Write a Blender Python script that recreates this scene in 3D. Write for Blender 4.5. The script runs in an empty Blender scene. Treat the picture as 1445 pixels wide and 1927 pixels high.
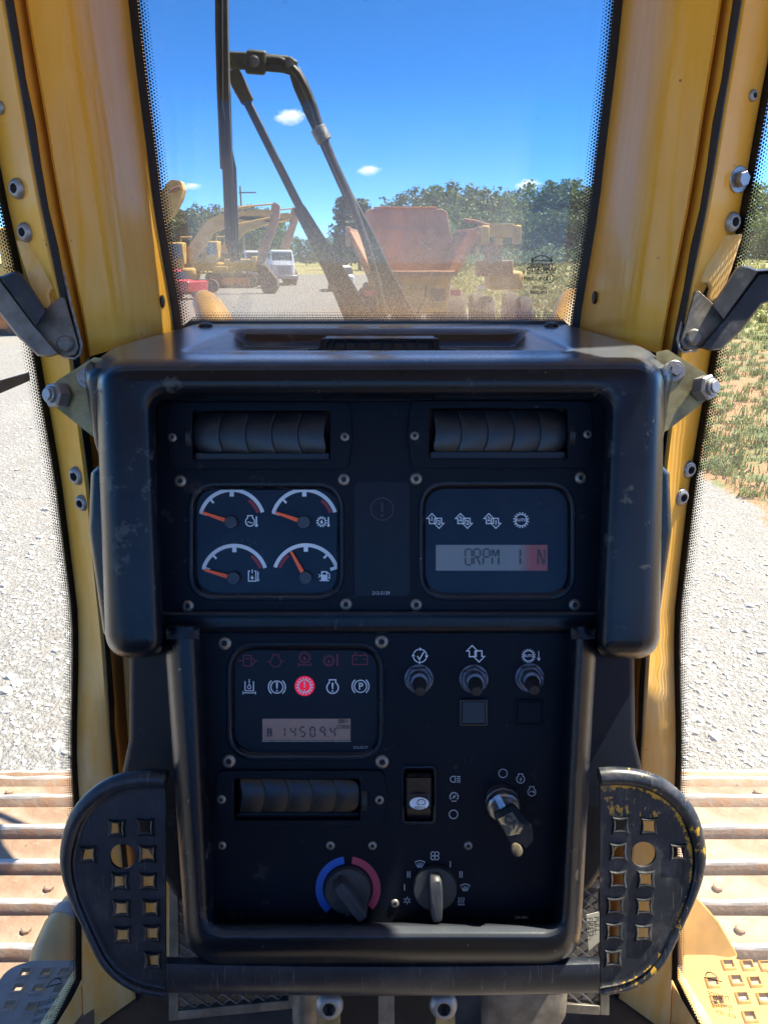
import bpy, bmesh, math, random
from mathutils import Vector, Matrix, noise
from mathutils.geometry import tessellate_polygon
R = math.radians
PI = math.pi
random.seed(7)
sc = bpy.context.scene
col = sc.collection

# ------------------------------------------------------------------ camera
F, PITCH, H = 1400.0, R(19.0), 2.6
cam_d = bpy.data.cameras.new('camera')
cam_d.sensor_fit = 'VERTICAL'
cam_d.sensor_height = 24.0
cam_d.lens = F / 1927.0 * 24.0
cam_d.clip_start = 0.02
cam_d.clip_end = 6000
cam = bpy.data.objects.new('camera', cam_d)
col.objects.link(cam)
cam.location = (0, 0, H)
cam.rotation_euler = (PI / 2 - PITCH, 0, 0)
sc.camera = cam

# ------------------------------------------------------------------ sky, sun, exposure
SUN = Vector((0.44, 0.16, 0.885)).normalized()
w = bpy.data.worlds.new('World')
sc.world = w
w.use_nodes = True
wn = w.node_tree
sky = wn.nodes.new('ShaderNodeTexSky')
sky.sky_type = 'NISHITA'
sky.sun_disc = False
sky.sun_elevation = math.asin(SUN.z)
sky.sun_rotation = math.atan2(SUN.x, SUN.y)
sky.altitude = 5000
sky.air_density = 0.65
sky.dust_density = 0.0
sky.ozone_density = 5.0
bg = wn.nodes['Background']
hsv = wn.nodes.new('ShaderNodeHueSaturation')
hsv.inputs['Saturation'].default_value = 1.2
wn.links.new(sky.outputs[0], hsv.inputs['Color'])
wn.links.new(hsv.outputs[0], bg.inputs[0])
bg.inputs[1].default_value = 0.115
sun_d = bpy.data.lights.new('sun', 'SUN')
sun_d.energy = 4.0
sun_d.angle = R(0.5)
sun_d.color = (1.0, 0.93, 0.80)
sun_o = bpy.data.objects.new('sun', sun_d)
col.objects.link(sun_o)
sun_o.rotation_euler = SUN.to_track_quat('Z', 'Y').to_euler()
sun_o.location = (8, -8, 16)
vs = sc.view_settings
vs.view_transform = 'Standard'
vs.look = 'None'
vs.gamma = 1.0
vs.use_curve_mapping = False
vs.exposure = 2.45
sc.cycles.use_denoising = True
sc.cycles.max_bounces = 10
sc.cycles.diffuse_bounces = 5
sc.cycles.glossy_bounces = 4
sc.cycles.volume_bounces = 6
sc.cycles.transparent_max_bounces = 24
sc.cycles.caustics_reflective = False
sc.cycles.caustics_refractive = False
sc.cycles.sample_clamp_indirect = 6.0

# ------------------------------------------------------------------ pixel of the photograph -> place
CAM = Vector((0, 0, H))
FW = Vector((0, math.cos(PITCH), -math.sin(PITCH)))
UPV = Vector((0, math.sin(PITCH), math.cos(PITCH)))
RT = Vector((1, 0, 0))
def ray(px, py): return FW + RT * ((px - 722.5) / F) + UPV * ((963.5 - py) / F)
def pY(px, py, Y):
    d = ray(px, py); return CAM + d * (Y / d.y)
def pZ(px, py, Z):
    d = ray(px, py); return CAM + d * ((Z - H) / d.z)
def pD(px, py, D): return CAM + ray(px, py) * D

# ------------------------------------------------------------------ 2D helpers
def arc(cx, cy, r, a0, a1, n=16, ry=None):
    ry = r if ry is None else ry
    return [(cx + r * math.cos(R(a0 + (a1 - a0) * i / n)), cy + ry * math.sin(R(a0 + (a1 - a0) * i / n))) for i in range(n + 1)]
def circle(cx, cy, r, n=24, ry=None): return arc(cx, cy, r, 0, 360, n, ry)[:-1]
def roundpoly(pts, n=6):
    """pts: (x, y, radius); returns a closed outline with rounded corners"""
    out = []
    N = len(pts)
    for i in range(N):
        p = Vector(pts[i][:2]); a = Vector(pts[i - 1][:2]); b = Vector(pts[(i + 1) % N][:2])
        r = pts[i][2] if len(pts[i]) > 2 else 0
        if r <= 0:
            out.append((p.x, p.y)); continue
        u = (a - p); v = (b - p)
        lu, lv = u.length, v.length
        u /= lu; v /= lv
        ang = math.acos(max(-1, min(1, u.dot(v))))
        d = r / max(1e-6, math.tan(ang / 2))
        m = min(lu, lv) * .48
        if d > m: d = m
        p0 = p + u * d; p1 = p + v * d
        for k in range(n + 1):
            t = k / n
            q = p0 * (1 - t) ** 2 + p * 2 * t * (1 - t) + p1 * t * t
            out.append((q.x, q.y))
    return out
def rrect(x0, y0, x1, y1, r, n=6): return roundpoly([(x0, y0, r), (x1, y0, r), (x1, y1, r), (x0, y1, r)], n)
def area(p): return sum(p[i - 1][0] * p[i][1] - p[i][0] * p[i - 1][1] for i in range(len(p))) / 2
def inset(poly, d):
    s = 1 if area(poly) > 0 else -1
    out = []
    N = len(poly)
    for i in range(N):
        a = Vector(poly[i - 1]); p = Vector(poly[i]); b = Vector(poly[(i + 1) % N])
        e0 = (p - a); e1 = (b - p)
        if e0.length < 1e-9: e0 = e1
        if e1.length < 1e-9: e1 = e0
        e0 = e0.normalized(); e1 = e1.normalized()
        n0 = Vector((-e0.y, e0.x)); n1 = Vector((-e1.y, e1.x))
        nn = n0 + n1
        if nn.length < 1e-6: nn = n0
        nn.normalize()
        c = max(.45, nn.dot(n0))
        q = p + nn * (d * s / c)
        out.append((q.x, q.y))
    return out

# ------------------------------------------------------------------ mesh builder
WM = {}
class MB:
    def __init__(s): s.v = []; s.f = []; s.uv = None; s.at = None
    def add(s, verts, faces):
        o = len(s.v)
        s.v += [Vector(p) for p in verts]
        s.f += [tuple(i + o for i in f) for f in faces]
        return s
    def box(s, c, h, M=None):
        x, y, z = h
        P = [Vector((a * x, b * y, d * z)) for d in (-1, 1) for b in (-1, 1) for a in (-1, 1)]
        c = Vector(c)
        P = [(M @ p if M else p) + c for p in P]
        return s.add(P, [(0, 2, 3, 1), (4, 5, 7, 6), (0, 1, 5, 4), (2, 6, 7, 3), (0, 4, 6, 2), (1, 3, 7, 5)])
    def bar(s, a, b, w, h, up=(0, 0, 1)):
        a = Vector(a); b = Vector(b); d = (b - a)
        L = d.length; d.normalize()
        r = d.cross(Vector(up))
        if r.length < 1e-4: r = d.cross(Vector((0, 1, 0)))
        r.normalize(); u = r.cross(d)
        M = Matrix((r, d, u)).transposed()
        return s.box((a + b) / 2, (w / 2, L / 2, h / 2), M)
    def loft(s, loops, closed=True, cap0=True, cap1=True):
        o = len(s.v); n = len(loops[0])
        for l in loops: s.v += [Vector(p) for p in l]
        for k in range(len(loops) - 1):
            for i in range(n if closed else n - 1):
                j = (i + 1) % n
                s.f.append((o + k * n + i, o + k * n + j, o + (k + 1) * n + j, o + (k + 1) * n + i))
        if closed:
            if cap0: s.cap([loops[0]], o)
            if cap1: s.cap([loops[-1]], o + (len(loops) - 1) * n)
        return s
    def cap(s, polys, o):
        """fill loops that are already in s.v from index o"""
        P = [[Vector(p) for p in q] for q in polys]
        for t in tessellate_polygon(P): s.f.append(tuple(o + i for i in t))
    def prism(s, outline, z0, z1, M=None, holes=()):
        """2D outline (with holes) between z0 and z1"""
        pol = [list(outline)] + [list(h) for h in holes]
        flat = [p for q in pol for p in q]
        tr = tessellate_polygon([[Vector((p[0], p[1], 0)) for p in q] for q in pol])
        n = len(flat); o = len(s.v)
        for z in (z0, z1):
            for p in flat:
                q = Vector((p[0], p[1], z)); s.v.append(M @ q if M else q)
        for t in tr:
            s.f.append(tuple(o + i for i in t)); s.f.append(tuple(o + n + i for i in reversed(t)))
        k = 0
        for q in pol:
            m = len(q)
            for i in range(m):
                j = (i + 1) % m
                s.f.append((o + k + i, o + k + j, o + n + k + j, o + n + k + i))
            k += m
        return s
    def slab(s, pts, off):
        """3D outline extruded by a vector"""
        off = Vector(off); n = len(pts); o = len(s.v)
        P = [Vector(p) for p in pts]
        s.v += P + [p + off for p in P]
        for t in tessellate_polygon([P]):
            s.f.append(tuple(o + i for i in t)); s.f.append(tuple(o + n + i for i in reversed(t)))
        for i in range(n):
            j = (i + 1) % n
            s.f.append((o + i, o + j, o + n + j, o + n + i))
        return s
    def tube(s, pts, r, n=10, caps=True, flat=1.0):
        P = [Vector(p) for p in pts]
        rs = r if isinstance(r, (list, tuple)) else [r] * len(P)
        loops = []
        t = (P[1] - P[0]).normalized()
        a = Vector((0, 0, 1)) if abs(t.z) < .9 else Vector((1, 0, 0))
        u = (a - t * a.dot(t)).normalized()
        for i, p in enumerate(P):
            if i == 0: t = P[1] - P[0]
            elif i == len(P) - 1: t = P[-1] - P[-2]
            else: t = (P[i + 1] - P[i]).normalized() + (P[i] - P[i - 1]).normalized()
            t.normalize()
            u = (u - t * u.dot(t)).normalized(); v = t.cross(u)
            loops.append([p + (u * math.cos(2 * PI * k / n) + v * math.sin(2 * PI * k / n) * flat) * rs[i] for k in range(n)])
        return s.loft(loops, True, caps, caps)
    def lathe(s, prof, n=20, M=None):
        """(r, z) profile about z"""
        loops = []
        for r, z in prof:
            l = [Vector((r * math.cos(2 * PI * k / n), r * math.sin(2 * PI * k / n), z)) for k in range(n)]
            loops.append([M @ p for p in l] if M else l)
        return s.loft(loops, True, True, True)
    def ribbon(s, pts, wd, z, closed=False, M=None):
        P = [Vector(p) for p in pts]; N = len(P); o = len(s.v)
        for i in range(N):
            a = P[i - 1] if (i > 0 or closed) else None
            b = P[(i + 1) % N] if (i < N - 1 or closed) else None
            e0 = (P[i] - a).normalized() if a is not None else None
            e1 = (b - P[i]).normalized() if b is not None else None
            if e0 is None: e0 = e1
            if e1 is None: e1 = e0
            n0 = Vector((-e0.y, e0.x)); n1 = Vector((-e1.y, e1.x))
            nn = n0 + n1
            nn = nn.normalized() if nn.length > 1e-6 else n0
            c = max(.5, nn.dot(n0))
            for g in (1, -1):
                q = P[i] + nn * (g * wd / 2 / c)
                q = Vector((q.x, q.y, z)); s.v.append(M @ q if M else q)
        for i in range(N if closed else N - 1):
            j = (i + 1) % N
            s.f.append((o + 2 * i, o + 2 * i + 1, o + 2 * j + 1, o + 2 * j))
        return s
    def flat(s, poly, z, holes=(), M=None):
        pol = [list(poly)] + [list(h) for h in holes]
        fl = [p for q in pol for p in q]; o = len(s.v)
        for t in tessellate_polygon([[Vector((p[0], p[1], 0)) for p in q] for q in pol]):
            s.f.append(tuple(o + i for i in t))
        for p in fl:
            q = Vector((p[0], p[1], z)); s.v.append(M @ q if M else q)
        return s
    def mesh(s, name, mat, M=None, recalc=True, smooth=38):
        me = bpy.data.meshes.new(name)
        vv = [M @ p for p in s.v] if M else s.v
        me.from_pydata([tuple(p) for p in vv], [], s.f)
        if s.uv:
            ul = me.uv_layers.new(name='UVMap')
            for l in me.loops: ul.data[l.index].uv = s.uv[l.vertex_index]
        if s.at:
            at = me.attributes.new('wear', 'FLOAT', 'POINT')
            for i, x in enumerate(s.at): at.data[i].value = x
        if recalc:
            bm = bmesh.new(); bm.from_mesh(me)
            bmesh.ops.recalc_face_normals(bm, faces=bm.faces)
            bm.to_mesh(me); bm.free()
        if smooth:
            for p in me.polygons: p.use_smooth = True
            me.set_sharp_from_angle(angle=R(smooth))
        if mat: me.materials.append(mat)
        me.update()
        return me
    def build(s, name, mat, parent=None, world=True, bevel=0, recalc=True, smooth=38, seg=2):
        M = WM[parent].inverted() if (parent is not None and world) else None
        o = bpy.data.objects.new(name, s.mesh(name, mat, M, recalc, smooth))
        col.objects.link(o)
        if parent is not None:
            o.parent = parent; WM[o] = WM[parent].copy()
        else: WM[o] = Matrix()
        if bevel:
            b = o.modifiers.new('bevel', 'BEVEL'); b.width = bevel; b.segments = seg
            b.limit_method = 'ANGLE'; b.angle_limit = R(40); b.harden_normals = False
        return o
def inst(name, me, M, parent=None):
    """object with shared mesh data at world matrix M"""
    o = bpy.data.objects.new(name, me); col.objects.link(o)
    if parent is not None:
        o.parent = parent; o.matrix_local = WM[parent].inverted() @ M
    else: o.matrix_local = M
    WM[o] = M.copy()
    return o
def empty(name, loc, label, cat, group=None, M=None):
    o = bpy.data.objects.new(name, None); col.objects.link(o)
    o.empty_display_size = .1
    WM[o] = M.copy() if M else Matrix.Translation(Vector(loc))
    o.matrix_local = WM[o]
    return tag(o, label, cat, group)
def tag(o, label=None, cat=None, group=None, kind=None):
    if label: o['label'] = label
    if cat: o['category'] = cat
    if group: o['group'] = group
    if kind: o['kind'] = kind
    return o
def copy_tree(o, parent=None, M=None):
    c = o.copy(); col.objects.link(c)
    if parent is not None: c.parent = parent
    if M is not None: c.matrix_local = M
    for ch in list(o.children): copy_tree(ch, c)
    return c
def text_mb(mb, txt, size, M, sx=1.0, align='CENTER', bold=0.0):
    cu = bpy.data.curves.new('t', 'FONT'); cu.body = txt; cu.size = size
    cu.align_x = align; cu.align_y = 'CENTER'; cu.offset = bold; cu.resolution_u = 2
    ob = bpy.data.objects.new('t', cu); col.objects.link(ob)
    bpy.context.view_layer.update()
    me = bpy.data.meshes.new_from_object(ob.evaluated_get(bpy.context.evaluated_depsgraph_get()))
    mb.add([M @ Vector((v.co.x * sx, v.co.y, 0)) for v in me.vertices], [tuple(p.vertices) for p in me.polygons])
    bpy.data.objects.remove(ob); bpy.data.curves.remove(cu); bpy.data.meshes.remove(me)

# ------------------------------------------------------------------ materials
class NT:
    def __init__(s, name):
        s.m = bpy.data.materials.new(name); s.m.use_nodes = True
        s.t = s.m.node_tree; s.t.nodes.clear()
        s.out = s.n('ShaderNodeOutputMaterial')
    def n(s, kind, **kw):
        x = s.t.nodes.new(kind)
        for k, v in kw.items():
            if k.startswith('_'): setattr(x, k[1:], v)
            else:
                key = k.replace('__', ' ')
                x.inputs[int(key[1:]) if key[0] == 'i' and key[1:].isdigit() else key].default_value = v
        return x
    def l(s, a, b): s.t.links.new(a, b)
    def math(s, op, a, b=None, c=None):
        x = s.t.nodes.new('ShaderNodeMath'); x.operation = op
        for i, q in enumerate((a, b, c)):
            if q is None: continue
            if isinstance(q, (int, float)): x.inputs[i].default_value = q
            else: s.l(q, x.inputs[i])
        return x.outputs[0]
    def ramp(s, fac, stops):
        x = s.t.nodes.new('ShaderNodeValToRGB'); cr = x.color_ramp
        while len(cr.elements) < len(stops): cr.elements.new(.5)
        for e, (p, c) in zip(cr.elements, stops):
            e.position = p; e.color = c if len(c) == 4 else (*c, 1)
        s.l(fac, x.inputs[0]); return x.outputs[0]
    def sm(s, fac, a, b):
        x = s.t.nodes.new('ShaderNodeMapRange'); x.interpolation_type = 'SMOOTHSTEP'
        x.inputs[1].default_value = a; x.inputs[2].default_value = b
        s.l(fac, x.inputs[0]); return x.outputs[0]
    def mix(s, fac, a, b):
        x = s.t.nodes.new('ShaderNodeMix'); x.data_type = 'RGBA'
        for i, q in ((0, fac), (6, a), (7, b)):
            if isinstance(q, (int, float)): x.inputs[i].default_value = q
            elif isinstance(q, tuple): x.inputs[i].default_value = q if len(q) == 4 else (*q, 1)
            else: s.l(q, x.inputs[i])
        return x.outputs[2]
    def noise(s, scale, detail=3, rough=.55, vec=None, dist=0):
        x = s.n('ShaderNodeTexNoise', Scale=scale, Detail=detail, Roughness=rough, Distortion=dist)
        s.l(vec if vec is not None else s.co(), x.inputs['Vector']); return x.outputs['Fac']
    def co(s):
        if not hasattr(s, '_co'): s._co = s.n('ShaderNodeTexCoord').outputs['Object']
        return s._co
    def mapped(s, scale=(1, 1, 1), rot=(0, 0, 0), vec=None):
        x = s.n('ShaderNodeMapping'); x.inputs['Scale'].default_value = scale; x.inputs['Rotation'].default_value = rot
        s.l(vec if vec is not None else s.co(), x.inputs[0]); return x.outputs[0]
    def bsdf(s, **kw):
        b = s.n('ShaderNodeBsdfPrincipled'); s.b = b
        for k, v in kw.items():
            key = k.replace('__', ' ')
            if isinstance(v, (int, float)): b.inputs[key].default_value = v
            elif isinstance(v, tuple): b.inputs[key].default_value = v if len(v) == 4 else (*v, 1)
            else: s.l(v, b.inputs[key])
        s.l(b.outputs[0], s.out.inputs[0]); return b
    def bump(s, h, st=.3, dist=.002):
        x = s.n('ShaderNodeBump', Strength=st, Distance=dist); s.l(h, x.inputs['Height'])
        s.l(x.outputs[0], s.b.inputs['Normal'])
def pm(name, c, rough=.5, metal=0.0, var=.25, scale=20, bump=0.0, bscale=300, coat=0.0, dust=0.0, dustc=(.28, .23, .17), dscale=14, spec=.5, stretch=None, specks=0.0, dust_sheen=0.0):
    t = NT(name)
    vec = t.mapped(stretch) if stretch else None
    n1 = t.noise(scale, 4, .6, vec)
    lo = tuple(x * (1 - var) for x in c); hi = tuple(min(1, x * (1 + var)) for x in c)
    cc = t.mix(t.sm(n1, .3, .7), lo, hi)
    rr = t.math('ADD', t.math('MULTIPLY', n1, rough * .5), rough * .75)
    if dust > 0:
        d = t.math('MULTIPLY', t.sm(t.noise(dscale, 6, .72, vec), .62 - dust * .35, .80), min(1, dust * 1.6))
        cc = t.mix(d, cc, dustc)
        rr = t.math('ADD', rr, t.math('MULTIPLY', d, .35))
    if dust_sheen:
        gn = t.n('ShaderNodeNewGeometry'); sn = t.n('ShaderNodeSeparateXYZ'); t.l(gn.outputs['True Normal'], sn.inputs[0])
        ud = t.math('MULTIPLY', t.math('MULTIPLY', t.sm(sn.outputs[2], .55, .95), dust_sheen), t.math('ADD', .45, t.math('MULTIPLY', t.noise(16, 5, .7), .9)))
        cc = t.mix(ud, cc, (.115, .125, .140))  # upward faces: settled dust, with the sky's bluish sheen put into the colour
    if specks:
        cc = t.mix(t.math('MULTIPLY', t.sm(t.noise(150, 2, .5), .765, .785), specks), cc, (.22, .20, .17))
        cc = t.mix(t.math('MULTIPLY', t.sm(t.math('ADD', t.noise(34, 5, .7), t.math('MULTIPLY', t.noise(5, 2, .5), .35)), .80, .86), specks * .35), cc, (.15, .14, .12))
    t.bsdf(Base__Color=cc, Roughness=rr, Metallic=metal, Coat__Weight=coat, Coat__Roughness=.06)
    t.b.inputs['Specular IOR Level'].default_value = spec
    if bump: t.bump(t.noise(bscale, 3, .6), bump, .0015)
    return t.m
M = {}
M['yellow'] = None
def m_cab_yellow():
    t = NT('cab yellow paint')
    n1 = t.noise(1.0, 5, .6, t.mapped((48, 48, 9.0)))
    n2 = t.noise(9, 4, .6)
    n3 = t.noise(1.0, 4, .6, t.mapped((240, 240, 7)))
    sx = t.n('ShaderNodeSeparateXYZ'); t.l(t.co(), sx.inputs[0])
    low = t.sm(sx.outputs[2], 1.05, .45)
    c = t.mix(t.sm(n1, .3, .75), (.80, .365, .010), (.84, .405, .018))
    dust_bounce = t.math('MULTIPLY', t.sm(t.math('ADD', t.math('MULTIPLY', n1, .6), t.math('MULTIPLY', n2, .4)), .15, .85), t.math('ADD', .24, t.math('MULTIPLY', low, .70)))  # dust tint; paler lower down, gravel bounce light put into the colour
    c = t.mix(dust_bounce, c, (.78, .61, .36))
    c = t.mix(t.math('MULTIPLY', t.sm(n3, .68, .74), .16), c, (.78, .62, .38))
    c = t.mix(t.math('MULTIPLY', t.sm(t.noise(1.0, 3, .6, t.mapped((60, 60, 9))), .72, .76), .3), c, (.20, .12, .05))
    chip = t.sm(t.noise(75, 3, .7), .72, .735)
    c = t.mix(t.math('MULTIPLY', chip, .75), c, (.06, .045, .035))
    t.bsdf(Base__Color=c, Roughness=t.math('ADD', .30, t.math('MULTIPLY', n2, .22)), Coat__Weight=.28, Coat__Roughness=.09, Specular__IOR__Level=.08)
    t.bump(t.noise(220, 2, .5), .05, .001)
    return t.m
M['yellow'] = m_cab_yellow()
M['brown'] = pm('shaded channel paint', (.33, .15, .02), .6, var=.3)
M['plastic'] = pm('black moulded plastic', (.0046, .0064, .0105), .24, var=.35, scale=7, bump=.18, bscale=900, dust=.10, dscale=11, dustc=(.10, .09, .075), spec=.27, specks=.7, dust_sheen=.5)
M['deck'] = pm('dusty sky-sheen dashboard top', (.0060, .0090, .0165), .20, var=.35, scale=7, spec=.9, specks=.5, dust_sheen=1.0)  # top faces carry a painted sky sheen as well as dust
M['panel'] = pm('black instrument panel', (.0030, .0050, .0100), .48, var=.3, scale=9, bump=.10, bscale=1200, dust=.06, dscale=45, dustc=(.055, .050, .043), spec=.14, specks=.35)
M['vane'] = pm('black vent plastic', (.0042, .0052, .0076), .36, var=.3, scale=20, dust=.16, dscale=30, dustc=(.09, .08, .065))
M['face'] = pm('gauge face', (.008, .013, .023), .26, var=.2, scale=15, spec=.24)
M['msgface'] = pm('dim message panel', (.0035, .0055, .0105), .40, var=.2, spec=.22)
M['print'] = pm('pale printed ink', (.60, .66, .70), .6, var=.08)
M['printdim'] = pm('grey printed ink', (.36, .40, .43), .6, var=.08)
M['redzone'] = pm('dark red ink', (.22, .012, .022), .5, var=.1)
M['redghost'] = pm('hidden red symbol', (.014, .004, .007), .4, var=.1)
M['reddim'] = pm('unlit red symbol', (.16, .008, .014), .4, var=.1)
M['needle'] = pm('orange needle', (.95, .11, .015), .45, var=.05)
M['hub'] = pm('dark hub', (.022, .028, .038), .45)
M['screw'] = pm('dull zinc screw', (.24, .22, .19), .48, metal=.75, var=.4, scale=300, dust=.3, dscale=200)
M['steel'] = pm('worn steel', (.30, .29, .29), .36, metal=.9, var=.35, scale=90)
M['nut'] = pm('switch nut steel', (.13, .125, .14), .42, metal=.8, var=.3, scale=120)
M['boltgrey'] = pm('phosphate bolt', (.30, .29, .28), .45, metal=.6, var=.35, scale=120, dust=.2, dscale=60)
M['zinc'] = pm('yellow zinc bracket', (.27, .23, .11), .42, metal=.6, var=.3, scale=40, dust=.3, dscale=30, dustc=(.42, .40, .34))
M['rubber'] = pm('black rubber', (.010, .010, .011), .6, var=.3, dust=.12, dscale=40)
M['knob'] = pm('charcoal knob', (.024, .025, .027), .5, var=.3, scale=60, dust=.2, dscale=50, dustc=(.10, .085, .065))
M['blue'] = pm('blue ink', (.012, .085, .40), .5, var=.05)
M['pinkred'] = pm('red ink', (.32, .035, .075), .5, var=.05)
M['blackpaint'] = None
def m_chipped(name, base, under, amt):
    t = NT(name)
    at = t.n('ShaderNodeAttribute', _attribute_name='wear').outputs['Fac']
    n1 = t.noise(70, 6, .75); n2 = t.noise(14, 3, .6)
    sv = t.mapped((260, 60, 60), (0, 0, R(38)))
    scr = t.noise(1.0, 3, .6, sv)
    v = t.math('ADD', t.math('ADD', t.math('MULTIPLY', n1, .55), t.math('MULTIPLY', n2, .30)), t.math('MULTIPLY', scr, .22))
    v = t.math('ADD', v, t.math('MULTIPLY', at, .22))
    chip = t.sm(v, .735 - amt, .750 - amt)
    dust_sun = t.math('MULTIPLY', t.sm(t.noise(23, 6, .75), .44, .75), .22 if amt < -.03 else .55)  # dust grey; heavier on the worn copy, sunlight put into its colour
    c = t.mix(dust_sun, t.mix(t.noise(40, 3), tuple(x * .7 for x in base), tuple(x * 1.5 for x in base)), (.16, .15, .14))
    sc2 = t.math('MULTIPLY', t.sm(t.noise(1.0, 2, .5, t.mapped((520, 30, 90), (0, 0, R(-33)))), .66, .70), .32)
    c = t.mix(sc2, c, (.22, .215, .20))
    c = t.mix(chip, c, t.mix(t.sm(n2, .5, .62), under, (.10, .085, .07)))
    t.bsdf(Base__Color=c, Roughness=t.math('ADD', .20, t.math('MULTIPLY', n2, .28)))
    t.bump(v, .12, .001)
    return t.m
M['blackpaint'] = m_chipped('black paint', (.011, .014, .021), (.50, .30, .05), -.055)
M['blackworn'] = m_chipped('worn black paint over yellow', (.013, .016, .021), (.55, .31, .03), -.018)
M['keyblack'] = pm('black key plastic', (.004, .004, .005), .45, var=.3, scale=60, spec=.2)
M['hose'] = pm('dusty black steel', (.042, .040, .040), .5, var=.35, scale=90, dust=.35, dscale=70, dustc=(.16, .14, .12))
M['blade'] = pm('wiper grey with reflection', (.11, .112, .092), .5, var=.25, scale=60, dust=.25, dscale=60, dustc=(.13, .125, .11))  # grey raised so the colour carries the reflection on blade and arm heads
M['latch'] = pm('dusty black latch plastic', (.018, .019, .021), .42, var=.3, scale=30, dust=.3, dscale=26, dustc=(.20, .18, .15))
M['latchgrey'] = pm('grey latch metal', (.19, .17, .14), .45, metal=.5, var=.3, scale=40, dust=.3, dscale=40)
M['dark'] = pm('black recess', (.006, .006, .007), .7)
M['liner'] = pm('pale grey cab headliner', (.52, .49, .45), .8)
M['floor'] = pm('dusty rubber mat', (.10, .085, .07), .8, dust=.4, dscale=9)
M['meshgrey'] = pm('grey expanded metal', (.16, .155, .15), .5, metal=.4, var=.3, dust=.3, dscale=40)
def m_lcd(name, c0, c1=None, x0=0, x1=1, em=0.0):
    t = NT(name)
    n1 = t.noise(600, 2, .5)
    a = t.mix(n1, tuple(x * .9 for x in c0), tuple(x * 1.1 for x in c0))
    if c1:
        sx = t.n('ShaderNodeSeparateXYZ'); t.l(t.co(), sx.inputs[0])
        a = t.mix(t.sm(sx.outputs[0], x0, x1), a, c1)
    t.bsdf(Base__Color=a, Roughness=.25)
    if em:
        t.l(a, t.b.inputs['Emission Color']); t.b.inputs['Emission Strength'].default_value = em
    return t.m
def m_emit(name, c, s):
    t = NT(name); t.bsdf(Base__Color=c, Roughness=.4, Emission__Color=c, Emission__Strength=s); return t.m
M['lamp'] = m_emit('lit red warning lamp', (.80, .002, .030), .085)
M['lcdink'] = pm('lcd segment', (.020, .022, .024), .4)
M['tagcard'] = pm('cream tag', (.55, .52, .45), .7, var=.15, dust=.2)

def m_glass(name, tint, dust_lo, dust_hi, z0, z1, refl=.9, dcol=(.50, .48, .45)):
    """thin pane: clear + mirror reflection + dust specks (thicker towards the sill)"""
    t = NT(name)
    g = t.n('ShaderNodeNewGeometry')
    sx = t.n('ShaderNodeSeparateXYZ'); t.l(g.outputs['Position'], sx.inputs[0])
    zz = t.sm(sx.outputs[2], z0, z1)                       # 0 at sill .. 1 high
    den = t.math('ADD', t.math('MULTIPLY', zz, dust_hi - dust_lo), dust_lo)
    pos = g.outputs['Position']
    f1 = t.noise(520, 3, .8, pos); f2 = t.noise(17, 4, .6, pos); f3 = t.noise(1.0, 3, .7, t.mapped((700, 700, 180), (0, R(25), 0), pos))
    grain = t.math('ADD', .13, t.math('ADD', t.math('MULTIPLY', t.sm(f1, .40, .70), .32), t.math('MULTIPLY', t.sm(f3, .50, .68), .25)))
    fac = t.math('MULTIPLY', t.math('MULTIPLY', den, grain), t.math('ADD', .55, t.math('MULTIPLY', f2, .9)))
    spot = t.math('MULTIPLY', t.sm(t.noise(95, 2, .6, pos), .755, .77), .45)
    tr = t.n('ShaderNodeBsdfTransparent', Color=(*tint, 1))
    gl = t.n('ShaderNodeBsdfGlossy', Roughness=0.0, Color=(.95, .97, 1, 1))
    lw = t.n('ShaderNodeLayerWeight', Blend=.5)
    fr = t.math('MULTIPLY', t.math('ADD', .018, t.math('MULTIPLY', t.math('POWER', lw.outputs['Facing'], 5.0), .75)), refl)
    m1 = t.n('ShaderNodeMixShader'); t.l(fr, m1.inputs[0]); t.l(tr.outputs[0], m1.inputs[1]); t.l(gl.outputs[0], m1.inputs[2])
    di = t.n('ShaderNodeBsdfDiffuse', Color=(*dcol, 1)); tl = t.n('ShaderNodeBsdfTranslucent', Color=(*dcol, 1))
    dm = t.n('ShaderNodeMixShader', Fac=.8); t.l(di.outputs[0], dm.inputs[1]); t.l(tl.outputs[0], dm.inputs[2])
    m2 = t.n('ShaderNodeMixShader'); t.l(fac, m2.inputs[0]); t.l(m1.outputs[0], m2.inputs[1]); t.l(dm.outputs[0], m2.inputs[2])
    dk = t.n('ShaderNodeBsdfDiffuse', Color=(.05, .045, .04, 1))
    m3 = t.n('ShaderNodeMixShader'); t.l(spot, m3.inputs[0]); t.l(m2.outputs[0], m3.inputs[1]); t.l(dk.outputs[0], m3.inputs[2])
    t.l(m3.outputs[0], t.out.inputs[0])
    return t.m
M['windshield'] = m_glass('dusty windscreen glass', (.69, .705, .70), .68, .05, H - .13, H + .24, dcol=(1.0, .87, .69))
M['doorglass'] = m_glass('dirty door glass', (.90, .91, .90), .17, .06, H - 1.2, H + .3, refl=.9, dcol=(.80, .74, .66))
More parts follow.
